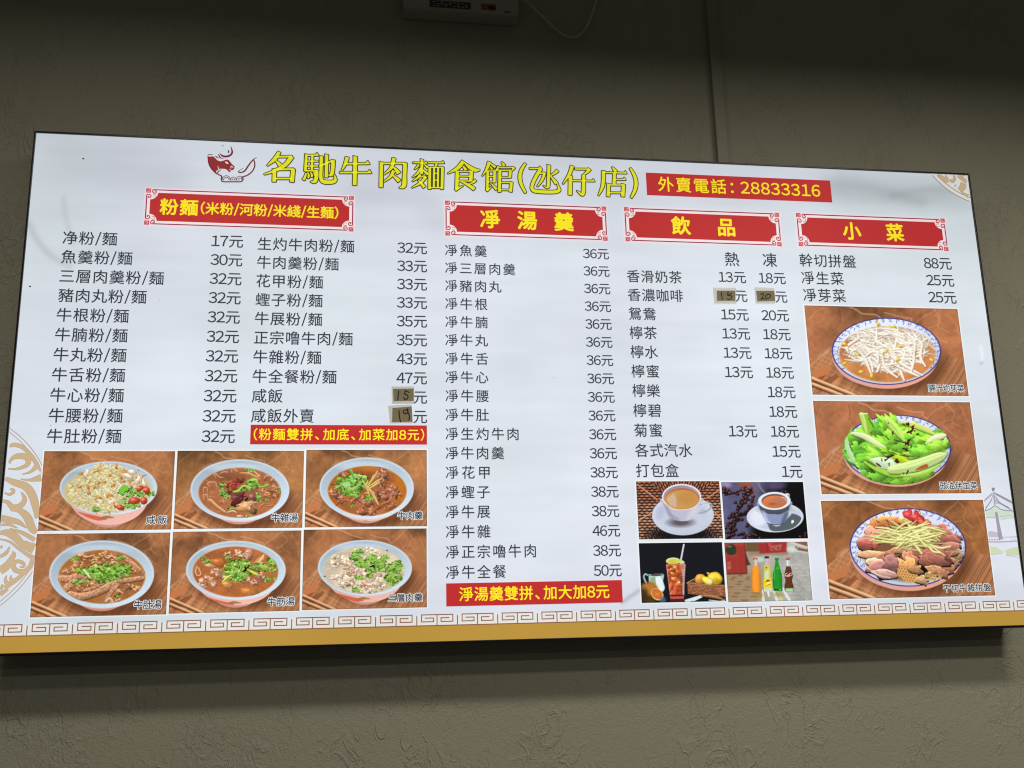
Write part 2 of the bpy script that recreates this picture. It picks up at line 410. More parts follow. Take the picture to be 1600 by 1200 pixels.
def soup(p, cx, cy, rx, ry, col, edge):
    p.el(cx, cy, rx, ry, edge); mk = p.elmask(cx, cy, rx - 12, ry - 9)
    n = p.noise(120, 4); cc = np.asarray(col)*(.80 + .42*n[..., None]); p.mix((slice(None), slice(None)), mk, cc)
    p.el(cx - rx*.3, cy - ry*.62, rx*.5, ry*.2, np.asarray(col)*.75, soft=60, alpha=.5, clip=mk)
    for i in range(60):
        a = p.r.rand()*6.28; d = math.sqrt(p.r.rand()); p.el(cx + d*rx*.95*math.cos(a), cy + d*ry*.93*math.sin(a), 9, 6, np.asarray(col)*1.35, alpha=.35)
    return p.elmask(cx, cy, rx, ry)

def rimmarks(p, cx, cy, rx, ry, f=.93):
    """brushed blue marks round a plate's rim"""
    for i in range(46):
        a = -math.pi + i*2*math.pi/46 + p.r.randn()*.01
        if math.sin(a) > .55: continue
        for j in range(3):
            r = f - .035 + .035*j + p.r.randn()*.008; x = cx + rx*r*math.cos(a + p.r.randn()*.015); y = cy + ry*r*math.sin(a + p.r.randn()*.015); b = p.r.rand()*3.1; l = 9 + 8*p.r.rand()
            p.stroke([(x-l*math.cos(b), y-l*math.sin(b)), (x+l*math.cos(b), y+l*math.sin(b))], 6, (.30, .34, .58), alpha=.75)

def rice_bowl():
    p = Paint([(148, 38), (1592, 38), (1545, 905), (60, 920)], 250, 152, 1); tabletop(p); R = p.r
    bowl(p, 848, 448, 542, 298, 885)
    p.el(850, 470, 480, 245, (.80, .75, .56), soft=30); p.el(470, 520, 120, 130, (.86, .74, .46), soft=60, alpha=.7)
    for i in range(1500):
        t = i/1500; a = R.rand()*6.28; d = math.sqrt(R.rand()); x = 800 + 400*d*math.cos(a); y = 455 + 275*d*math.sin(a)
        if y > 640 and x > 1000: continue
        if y < 330 - (x-560)*.5 and x < 700: continue
        if y < 160 + max(0, (x-1000))*.45: continue
        if ((x-850)/480)**2 + ((y-470)/262)**2 > 1 and y > 300: continue
        c = np.array([.93, .88, .64]) if R.rand() < .75 else np.array([.97, .95, .84])
        if R.rand() < .10: c = np.array([.86, .66, .32])
        if x > 980: c = c*[.99, .95, 1.0]
        g = .80 + .24*R.rand() - .10*(t < .3)
        b = R.rand()*3.1; l = 13 + 5*R.rand()
        p.stroke([(x-l*math.cos(b), y-l*math.sin(b)), (x+l*math.cos(b), y+l*math.sin(b))], 13, np.clip(c*g, 0, 1), .22)
    for x, y in ((715, 262), (860, 310), (735, 390), (800, 385), (1000, 380), (935, 210), (525, 440), (630, 500), (620, 440), (835, 540), (690, 440), (540, 290), (1030, 270), (985, 330), (740, 555), (870, 530), (910, 640), (900, 420)):
        p.blob(x, y, 22 + 10*R.rand(), 14, (.78, .50, .22), R.rand()*3, .4)
    for x, y in ((1075, 320), (1110, 270), (880, 600), (1240, 400), (1170, 360), (600, 290)): p.blob(x, y, 50, 24, (.95, .86, .78), R.rand()*3, .4)
    p.stroke([(1215, 380), (1225, 320), (1265, 305)], 9, (.70, .30, .20))
    for x, y, s in ((1020, 470, 65), (1005, 500, 45), (1110, 480, 50), (1200, 515, 55), (1320, 515, 42), (1080, 530, 40), (1060, 640, 50), (1120, 650, 45), (705, 685, 42), (1170, 640, 30), (1010, 590, 30)):
        p.herb(x, y, s*.9, s*.6, 24, size=20)
    p.poly([(950, 520), (1000, 430), (1030, 412), (1075, 440), (1030, 490)], (.46, .80, .24))
    for x, y, rx, ry, ro in ((1195, 455, 46, 28, -.6), (1270, 475, 48, 36, 1.2), (1135, 590, 66, 38, -.05), (1240, 590, 40, 42, .2), (975, 665, 46, 30, .2)):
        p.blob(x, y, rx, ry, (.76, .28, .20), ro, .06, .4, .35)
    return p

def offal_soup():
    p = Paint([(75, 38), (1565, 33), (1540, 940), (22, 952)], 250, 152, 2); tabletop(p, (.63, .43, .265)); R = p.r
    bowl(p, 804, 498, 584, 362, 900); k = soup(p, 800, 530, 490, 296, (.64, .40, .26), (.76, .54, .34))
    for i in range(26):
        a = R.rand()*6.28; d = math.sqrt(R.rand()); x = 800 + d*430*math.cos(a); y = 530 + d*250*math.sin(a); b = R.rand()*6
        p.stroke([(x, y), (x + 40*math.cos(b), y + 26*math.sin(b)), (x + 70*math.cos(b+.9), y + 44*math.sin(b+.9))], [6, 16, 6], (.74, .50, .36), .4, clip=k, alpha=.85)
    for x, y in ((400, 600), (480, 440), (410, 500), (520, 350), (610, 310), (730, 290)):
        q_ = R.randn(8)*16; p.stroke([(x-30+q_[0], y+20+q_[1]), (x-20+q_[2], y-20+q_[3]), (x+20+q_[4], y-24+q_[5]), (x+30+q_[6], y+8+q_[7])], [6, 14, 13, 6], (.80, .60, .50), .3, clip=k)
    p.stroke([(800, 300), (900, 305), (980, 340), (1040, 370)], [10, 24, 22, 8], (.83, .60, .38), .35, clip=k); p.stroke([(900, 290), (960, 280), (1010, 310)], [6, 12, 8], (.94, .84, .66), .2, clip=k)
    p.herb(930, 262, 80, 16, 30, k, size=18)
    for x, y, s in ((1120, 350, 45), (1190, 380, 36), (1110, 560, 55), (1090, 500, 45), (1200, 480, 50), (1220, 560, 60), (1020, 330, 30)): p.meat(x, y, s, (.74, .50, .40), 6, k)
    p.meat(1200, 540, 90, (.68, .44, .28), 8, k)
    for x, y, s in ((670, 440, 45), (740, 430, 60), (800, 385, 55), (690, 540, 50), (740, 470, 40)): p.meat(x, y, s, (.56, .20, .17), 7, k)
    p.meat(600, 640, 45, (.72, .48, .33), 5, k)
    p.stroke([(450, 625), (520, 690), (620, 760)], [50, 44, 34], (.76, .54, .36), .45, clip=k); p.stroke([(465, 620), (540, 690), (615, 745)], 9, (.92, .76, .60), clip=k, alpha=.8)
    p.blob(770, 600, 115, 52, (.42, .19, .19), -.35, .55, .55, .16, k=8, clip=k); p.meat(800, 575, 60, (.44, .20, .20), 5, k); p.blob(950, 585, 60, 50, (.52, .30, .27), .3, .2, .4, clip=k)
    p.poly([(850, 620), (895, 575), (890, 620), (850, 640)], (.12, .06, .05))
    p.blob(885, 700, 110, 70, (.76, .55, .36), .1, .6, .5, .2, k=8, clip=k); p.meat(920, 705, 60, (.78, .58, .40), 5, k); p.stroke([(760, 680), (850, 650), (990, 640)], 9, (.93, .82, .66), clip=k)
    p.stroke([(1010, 725), (1060, 680), (1115, 645)], [8, 26, 10], (.72, .42, .32), .5, clip=k); p.stroke([(1110, 690), (1180, 680), (1190, 640)], [8, 22, 6], (.74, .46, .30), .4, clip=k)
    p.stroke([(650, 760), (720, 745), (760, 765)], [10, 18, 8], (.90, .74, .62), .3, clip=k)
    p.blob(800, 805, 46, 16, (.86, .66, .52), clip=k)
    for x, y, a, b, n in ((590, 440, 42, 22, 20), (600, 520, 40, 50, 34), (640, 570, 36, 30, 22), (1020, 590, 35, 55, 30), (700, 715, 34, 12, 10), (900, 805, 30, 12, 10), (1260, 500, 14, 40, 10), (930, 390, 50, 26, 20), (1100, 620, 26, 16, 8)):
        p.herb(x, y, a, b, n, k, size=18)
    p.stroke([(720, 525), (790, 510), (840, 455), (900, 470), (930, 400), (990, 385), (1010, 450), (1060, 465), (1130, 440)], [14, 34, 28, 34, 44, 36, 22, 18, 26], (.52, .76, .24), .4, clip=k)
    p.stroke([(730, 515), (790, 497), (845, 445), (905, 460), (935, 395), (985, 378)], 8, (.78, .92, .50), clip=k); p.herb(960, 440, 60, 45, 34, k, size=17); p.herb(880, 490, 60, 25, 20, k, size=17)
    return p

def beef_soup():
    p = Paint([(88, 40), (1560, 40), (1560, 962), (62, 988)], 250, 158, 3); tabletop(p, (.645, .435, .275)); R = p.r
    bowl(p, 821, 508, 578, 376, 935); k = soup(p, 825, 542, 485, 305, (.66, .39, .20), (.80, .54, .22))
    p.el(1230, 500, 70, 190, (.80, .48, .12), soft=70, alpha=.6, clip=k); p.el(850, 270, 200, 30, (.80, .50, .16), soft=40, alpha=.5, clip=k)
    for x, y, s in ((450, 590, 75), (520, 650, 70), (500, 330, 50), (560, 350, 40), (1010, 280, 70), (1050, 350, 70), (960, 370, 60), (980, 450, 65), (1120, 530, 80), (1180, 580, 60), (1000, 590, 80), (1060, 610, 70), (930, 560, 50), (720, 640, 60), (640, 660, 50), (790, 690, 70), (860, 690, 55), (760, 800, 60), (870, 800, 60), (1130, 720, 50)):
        p.meat(x, y, s*1.12, (.64, .40, .30), 8, k); p.blob(x, y+6, s*.6, s*.4, np.array([.60, .37, .27])*(.8+.4*R.rand()), R.rand()*3, .7, .45, .22, .2, k=8, clip=k)
    for x, y, b in ((990, 740, -.6), (930, 770, -.7), (690, 640, -.6), (1040, 700, -.4), (480, 680, -.8)):
        p.stroke([(x-70*math.cos(b), y-70*math.sin(b)), (x, y-6), (x+70*math.cos(b), y+70*math.sin(b))], [16, 34, 14], (.60, .34, .22), .5, clip=k)
    for i in range(70):
        a = R.rand()*6.28; d = math.sqrt(R.rand()); x = 880 + d*380*math.cos(a); y = 640 + d*190*math.sin(a)
        p.el(x, y, 7, 5, (.92, .74, .66), alpha=.6, clip=k)
    p.herb(640, 480, 200, 110, 170, k, size=30); p.herb(700, 400, 130, 60, 70, k, size=30); p.herb(640, 580, 90, 35, 40, k, size=26); p.herb(845, 635, 50, 32, 26, k, size=22); p.herb(630, 720, 26, 22, 8, k, size=18)
    p.stroke([(625, 300), (650, 360), (660, 390)], [36, 26, 16], (.40, .68, .30), .4, clip=k); p.poly([(535, 440), (610, 430), (620, 480), (545, 490)], (.62, .84, .58))
    p.stroke([(580, 530), (680, 495), (750, 455)], [10, 14, 8], (.70, .86, .46), clip=k); p.stroke([(420, 520), (500, 470), (580, 420)], [8, 12, 6], (.62, .86, .40), clip=k)
    for a, b in (((950, 300), (830, 480)), ((1010, 380), (840, 490)), ((900, 350), (840, 470)), ((980, 430), (850, 510)), ((760, 400), (850, 600)), ((790, 450), (950, 700)), ((840, 500), (960, 710)), ((830, 420), (800, 480)), ((850, 530), (910, 590))):
        m_ = ((a[0]+b[0])/2 + 8, (a[1]+b[1])/2); p.stroke([a, m_, b], [12, 22, 12], (.84, .74, .44), .35, clip=k)
    return p

def tripe_soup():
    p = Paint([(125, 65), (1572, 55), (1530, 938), (48, 972)], 250, 156, 4); tabletop(p, (.64, .425, .28)); R = p.r
    bowl(p, 825, 504, 570, 366, 905); k = soup(p, 825, 534, 475, 294, (.66, .43, .25), (.78, .58, .34))
    tr = (.78, .58, .44)
    def tube(pts, w):
        p.stroke([(x+6, y+10) for x, y in pts], w, (.36, .18, .09), alpha=.6, clip=k); p.stroke(pts, w, tr, .38, clip=k)
        P = catmull(pts, 8)
        for q in P:
            for j in range(4):
                o = R.randn(2)*w*.22; p.el(q[0]+o[0], q[1]+o[1], 9, 7, np.array(tr)*(.75 + .5*R.rand()), alpha=.8, clip=k)
    for x, y, s in ((570, 380, 70), (620, 320, 60), (440, 470, 45), (490, 465, 40), (850, 290, 55), (930, 330, 60), (960, 400, 60), (740, 370, 50), (680, 600, 60), (720, 590, 50), (570, 650, 50), (1020, 690, 60), (1110, 650, 60), (1190, 660, 55), (1040, 510, 50), (1190, 460, 50), (1260, 490, 50), (840, 380, 50), (800, 630, 50), (900, 790, 50), (1000, 790, 40), (450, 630, 60)):
        p.meat(x, y, s, (.78, .54, .38), 7, k)
    for q in ([(600, 290), (650, 320), (740, 300)], [(830, 270), (870, 330), (930, 310), (980, 350)], [(920, 420), (960, 370), (1000, 410), (970, 450)]):
        p.stroke(q, 12, (.92, .76, .60), .2, clip=k); p.stroke([(x+4, y+16) for x, y in q], 12, (.48, .22, .12), clip=k, alpha=.6)
    tube([(375, 550), (460, 555), (560, 530), (650, 525)], 66); tube([(1060, 325), (1140, 380), (1235, 465)], 46)
    tube([(430, 670), (480, 620), (520, 590)], 56); tube([(960, 570), (1080, 575), (1260, 550)], 48)
    tube([(480, 730), (600, 750), (740, 710), (860, 660), (950, 600)], 76); tube([(640, 680), (740, 650), (820, 610)], 30); tube([(880, 770), (930, 690), (1000, 620)], 36)
    p.stroke([(870, 800), (910, 770), (940, 810)], 30, (.86, .68, .56), .3, clip=k)
    p.herb(860, 500, 190, 95, 180, k, size=28); p.herb(640, 480, 90, 40, 50, k, size=24); p.herb(1060, 450, 80, 40, 50, k, size=24); p.herb(740, 440, 60, 40, 30, k, size=22); p.herb(600, 590, 80, 22, 26, k, size=20); p.herb(1020, 340, 40, 30, 16, k, size=20); p.herb(975, 750, 28, 18, 8, k, size=20); p.herb(530, 345, 36, 20, 10, k, size=18); p.herb(1110, 515, 36, 16, 14, k, size=20); p.herb(540, 600, 40, 20, 14, k, size=20)
    p.stroke([(635, 470), (690, 540)], 24, (.80, .92, .62), .3, clip=k)
    for q in ([(700, 430), (760, 400)], [(500, 430), (530, 470)], [(740, 320), (790, 325)], [(800, 420), (830, 460)]): p.stroke(q, 14, (.86, .78, .36), clip=k)
    return p

def tendon_soup():
    p = Paint([(78, 45), (1572, 30), (1545, 955), (28, 1000)], 250, 156, 5); tabletop(p); R = p.r
    bowl(p, 805, 494, 580, 344, 925); k = soup(p, 800, 512, 500, 296, (.69, .41, .23), (.80, .54, .30))
    for x, y, rx, ry, c in ((600, 400, 90, 45, (.76, .44, .20)), (500, 440, 60, 26, (.86, .66, .50)), (950, 740, 100, 45, (.78, .50, .24)), (700, 660, 80, 34, (.80, .58, .34)), (960, 300, 60, 60, (.74, .50, .40))): p.blob(x, y, rx, ry, c, .2, .25, .3, .2, clip=k, alpha=.85)
    for x, y, s in ((620, 530, 85), (560, 510, 50), (670, 560, 50), (470, 620, 90), (420, 660, 60), (530, 640, 60), (860, 300, 80), (920, 330, 60), (730, 330, 60), (690, 340, 40), (940, 600, 70), (1090, 580, 60), (1000, 630, 50), (880, 610, 40), (1080, 540, 40)):
        p.meat(x, y, s, (.80, .58, .48), 8, k, .34)
    for q in ([(1000, 420), (1060, 350), (1130, 310), (1135, 360), (1080, 410)], ): p.poly(q, (.84, .62, .40)); p.stroke([(1040, 430), (1090, 370), (1130, 315)], 12, (.96, .86, .66), clip=k)
    for i in range(45):
        x = 300 + R.rand()*900; y = 330 + R.rand()*450; b = R.rand()*6; p.stroke([(x, y), (x+30*math.cos(b), y+18*math.sin(b))], 6, (.82, .56, .38), alpha=.4, clip=k)
    p.stroke([(350, 450), (335, 520), (360, 560), (395, 540), (370, 470)], 14, (.88, .68, .54), .3, clip=k)
    p.herb(830, 480, 150, 120, 220, k, size=28, pale=.06); p.herb(1080, 460, 90, 50, 60, k, size=24, pale=.06); p.herb(1230, 400, 55, 40, 44, k, size=26, pale=.06); p.herb(1210, 490, 60, 26, 26, k, size=24, pale=.06); p.herb(810, 600, 60, 34, 40, k, size=24); p.herb(465, 395, 40, 26, 20, k, size=20); p.herb(420, 350, 26, 16, 8, k, size=18); p.herb(1170, 600, 40, 32, 20, k, size=20); p.herb(705, 335, 24, 30, 14, k, size=18); p.herb(1260, 590, 20, 22, 8, k, size=16)
    for q in ([(650, 630), (690, 590), (745, 555)], [(960, 500), (1010, 530), (1050, 545)]): p.stroke(q, [16, 34, 20], (.74, .86, .32), .4, clip=k)
    p.stroke([(880, 515), (915, 490), (905, 455)], [12, 26, 10], (.05, .07, .04), clip=k); p.stroke([(930, 470), (960, 445)], 14, (.06, .10, .05), clip=k)
    return p

def pork_soup():
    p = Paint([(80, 65), (1560, 38), (1558, 990), (48, 1030)], 250, 160, 6); tabletop(p); R = p.r
    bowl(p, 810, 522, 568, 338, 965); k = soup(p, 800, 550, 498, 285, (.85, .79, .69), (.80, .77, .70))
    for x, y, s in ((450, 390, 50), (450, 480, 60), (560, 430, 80), (590, 500, 80), (650, 490, 70), (640, 430, 60), (600, 590, 80), (680, 570, 70), (560, 650, 90), (640, 680, 80), (480, 650, 60), (540, 720, 60), (440, 650, 50), (760, 560, 70), (860, 310, 60), (920, 330, 60), (980, 380, 60), (830, 400, 50), (800, 640, 70), (820, 720, 80), (760, 710, 60), (920, 640, 70), (970, 700, 80), (1010, 740, 60), (890, 780, 60), (760, 800, 50), (960, 590, 60), (1090, 510, 50), (1080, 560, 50), (700, 310, 50), (880, 560, 60)):
        p.meat(x, y, s, (.92, .80, .68), 8, k, .2)
    for x, y, s in ((580, 490, 26), (630, 610, 26), (780, 730, 32), (660, 570, 20), (850, 740, 20)): p.blob(x, y, s, s*.7, (.78, .52, .30), 0, .4, clip=k, alpha=.8)
    for q in ([(810, 610), (820, 660), (850, 700)], [(950, 580), (910, 650), (870, 690)], [(400, 660), (450, 650)], [(640, 490), (680, 520)]): p.stroke(q, [10, 40, 20][:len(q)], (.86, .66, .64), .35, clip=k)
    for x, y, a, b, n in ((725, 355, 65, 55, 70), (680, 400, 50, 30, 30), (770, 470, 80, 50, 70), (890, 420, 70, 55, 70), (880, 540, 70, 60, 70), (990, 470, 60, 50, 60), (1035, 410, 40, 45, 40), (1020, 530, 50, 40, 40), (1180, 520, 90, 60, 90), (1150, 630, 110, 60, 110), (1140, 700, 60, 30, 40), (1200, 460, 40, 30, 24), (740, 640, 55, 22, 26), (860, 620, 40, 20, 20), (700, 790, 36, 26, 26), (950, 440, 50, 30, 30)):
        p.herb(x, y, a, b, n, k, size=24, pale=.04)
    p.stroke([(870, 510), (910, 500), (920, 530)], [14, 26, 12], (.05, .08, .05), clip=k)
    p.el(1075, 310, 10, 8, (.2, .2, .3)); p.el(325, 628, 10, 9, (.15, .3, .15))
    return p

def sprout_plate():
    p = Paint([(38, 45), (1428, 75), (1530, 866), (112, 855)], 290, 172, 7); tabletop(p, (.65, .415, .275)); R = p.r
    bowl(p, 779, 463, 496, 305, 806, True); rimmarks(p, 779, 463, 496, 305)
    k = soup(p, 785, 490, 442, 258, (.80, .52, .31), (.86, .66, .46))
    p.blob(790, 430, 360, 190, (.84, .77, .68), 0, .12, .12, 0, .12, clip=k)
    for i in range(300):
        t = i/300; a = R.rand()*6.28; d = math.sqrt(R.rand())*(1 - .15*t); x = 790 + 370*d*math.cos(a); y = 440 + 205*d*math.sin(a)
        b = .55 + .6*(x-790)/400 + R.randn()*.55; l = 60 + 70*R.rand(); bend = R.randn()*34
        if R.rand() < .3: b = R.rand()*6
        pts = [(x-l*math.cos(b), y-l*.75*math.sin(b)), (x+bend*math.sin(b), y-bend*.6*math.cos(b)), (x+l*math.cos(b), y+l*.75*math.sin(b))]
        c = np.array([.955, .925, .87])*(.76 + .25*t + .08*R.rand())
        p.stroke([(q[0]+5, q[1]+9) for q in pts], 11, (.60, .44, .32), alpha=.28, clip=k)
        p.stroke(pts, [7, 15 + 5*R.rand(), 8], np.clip(c, 0, 1), .16, clip=k)
    for q in ([(505, 430), (580, 540), (640, 680)], [(560, 440), (630, 560), (650, 650)], [(735, 480), (760, 610), (870, 700)], [(880, 580), (910, 670), (935, 725)], [(800, 500), (930, 590), (1100, 680)], [(1030, 430), (1020, 560), (995, 655)], [(850, 590), (980, 650), (1070, 690)], [(690, 490), (710, 580), (690, 650)], [(600, 500), (640, 470), (690, 480), (700, 560)], [(1100, 420), (1085, 520), (1130, 600)], [(930, 270), (1020, 360), (1035, 460)], [(430, 480), (420, 420), (520, 350)]):
        p.stroke([(x+7, y+8) for x, y in q], 20, (.62, .36, .20), alpha=.5); p.stroke(q, [10] + [24]*(len(q)-2) + [14], (.965, .935, .90), .16)
    for x, y in ((515, 495), (765, 470), (880, 540), (895, 420), (395, 575), (640, 690), (700, 215), (835, 240), (400, 400), (545, 650), (1190, 545)):
        p.blob(x, y, 26, 15, (.88, .74, .24), R.rand()*3, .4)
    return p

def lettuce_plate():
    p = Paint([(48, 28), (1455, 38), (1560, 856), (122, 865)], 290, 172, 8); tabletop(p, (.655, .415, .285)); R = p.r
    bowl(p, 796, 462, 486, 308, 804, True); rimmarks(p, 796, 462, 486, 308)
    p.el(796, 480, 440, 262, (.72, .84, .66), soft=20); LC = np.maximum(p.elmask(796, 470, 490, 312), p.elmask(700, 330, 330, 210))
    def leaf(cx, cy, rx, ry, rot, dark=0, n=26):
        n = int(n*.6)
        for i in range(n):
            a = R.rand()*6.28; d = math.sqrt(R.rand()); x = d*rx*math.cos(a); y = d*ry*math.sin(a); c, s = math.cos(rot), math.sin(rot)
            t = i/n; col = np.array([.30, .54, .12])*(1-t) + np.array([.62, .84, .28])*t; col = col*(1-dark*.8) + np.array([.20, .50, .16])*dark*.8
            X_, Y_ = cx + x*c - y*s, cy + x*s + y*c; p.blob(X_, Y_, 62 + 44*R.rand(), 26 + 20*R.rand(), col*(.92+.26*R.rand()), rot + R.randn()*.5, .45, .55, .06, .10, k=9, clip=LC)
            if R.rand() < .5: b_ = rot + R.randn()*.6; p.stroke([(X_-34*math.cos(b_), Y_-34*math.sin(b_)), (X_, Y_-6), (X_+34*math.cos(b_), Y_+34*math.sin(b_))], [3, 9, 3], np.clip(col*1.35 + .08, 0, 1), alpha=.7, clip=LC)
    def rib(pts, ws, col=(.80, .90, .56)):
        p.stroke([(x+5, y+14) for x, y in pts], ws, (.20, .36, .06), alpha=.55); p.stroke(pts, ws, col, .22)
        p.stroke([(x-3, y-ws[min(i, len(ws)-1)]*.18) for i, (x, y) in enumerate(pts)], [q*.35 for q in ws], np.clip(np.array(col)*1.16, 0, 1), alpha=.7)
        for j in range(6):
            f = R.rand()*.7 - .35; p.stroke([(x + R.randn()*3, y + f*ws[min(i, len(ws)-1)] + R.randn()*2) for i, (x, y) in enumerate(pts)], [2] + [6]*(len(pts)-2) + [2], np.clip(np.array(col)*(.74 + .5*R.rand()), 0, 1), alpha=.55)
    leaf(420, 450, 80, 110, .4, .6); leaf(400, 400, 60, 70, .5, .5); leaf(560, 640, 180, 50, .45, .55, 40); leaf(790, 720, 190, 32, .05, .5, 34); leaf(950, 715, 120, 30, -.1, .3)
    p.stroke([(345, 370), (350, 450), (400, 560), (430, 600)], [16, 44, 40, 14], (.74, .88, .66), .2)
    leaf(560, 500, 80, 60, .3, .4); leaf(600, 330, 80, 70, 0, .1); leaf(655, 285, 50, 45, 0, .75, 18); leaf(780, 300, 120, 90, .6, 0, 34); leaf(940, 330, 120, 70, .4, .05, 34); leaf(1000, 450, 100, 70, .3, .25, 34); leaf(760, 440, 160, 50, .2, .15, 34); leaf(900, 440, 120, 40, 0, .3); leaf(1090, 370, 70, 50, -.3, .0)
    p.poly([(455, 145), (528, 140), (545, 190), (590, 240), (570, 290), (530, 340), (490, 300)], (.55, .79, .22)); p.stroke([(475, 150), (500, 230), (520, 320)], [40, 34, 14], (.78, .90, .48), .2); p.stroke([(540, 190), (570, 240), (585, 270)], 14, (.30, .55, .12))
    p.stroke([(460, 145), (526, 142)], 12, (.90, .95, .70))
    rib([(700, 200), (760, 260), (820, 330), (860, 390)], [60, 78, 60, 16], (.74, .88, .42)); rib([(390, 320), (500, 350), (600, 410), (690, 450)], [24, 52, 46, 12], (.86, .93, .70))
    rib([(830, 225), (950, 250), (1060, 290), (1130, 330)], [20, 40, 44, 16], (.80, .88, .46)); rib([(1060, 410), (1120, 370), (1180, 350), (1225, 340)], [26, 50, 56, 30], (.88, .92, .72))
    rib([(560, 430), (680, 470), (800, 520), (950, 545)], [12, 30, 40, 14], (.66, .84, .24)); rib([(850, 500), (940, 510), (1040, 535)], [16, 36, 22], (.74, .88, .38))
    leaf(620, 520, 70, 50, .3, .2); leaf(1010, 490, 60, 30, .2, .4); leaf(1170, 460, 60, 40, -.4, 0, 16)
    p.stroke([(560, 560), (640, 580), (720, 600), (750, 620)], [20, 90, 100, 40], (.84, .93, .78), .15); p.stroke([(760, 530), (830, 560), (900, 580)], [40, 60, 30], (.72, .84, .18), .2)
    rib([(500, 580), (600, 640), (740, 690), (830, 700)], [14, 34, 44, 20], (.66, .85, .30)); rib([(740, 650), (880, 630), (1030, 590), (1160, 540), (1230, 510)], [70, 100, 104, 90, 30], (.80, .90, .58))
    p.stroke([(830, 700), (960, 695), (1080, 660), (1180, 600)], [20, 40, 40, 14], (.72, .86, .40), .2)
    for x, y, s in ((890, 240, 22), (935, 272, 24), (908, 310, 26), (855, 240, 14), (890, 405, 30), (870, 465, 22), (730, 530, 26), (790, 572, 26), (625, 605, 20), (692, 560, 16), (655, 560, 12), (720, 600, 14), (885, 670, 16), (755, 318, 16), (980, 330, 16), (850, 680, 10), (715, 230, 8), (560, 320, 10), (950, 300, 12), (920, 440, 14)):
        p.blob(x, y, s, s*.55, (.26, .10, .05) if s > 15 else (.46, .16, .06), R.rand()*3, .5, .2, .1)
    p.stroke([(770, 380), (830, 400), (870, 405)], 8, (.12, .10, .03)); p.stroke([(820, 515), (900, 535)], 8, (.14, .14, .03)); p.stroke([(690, 345), (720, 380)], 8, (.10, .16, .04))
    p.stroke([(960, 650), (1010, 630), (1055, 615)], [8, 30, 36], (.72, .28, .10), alpha=.85)
    return p

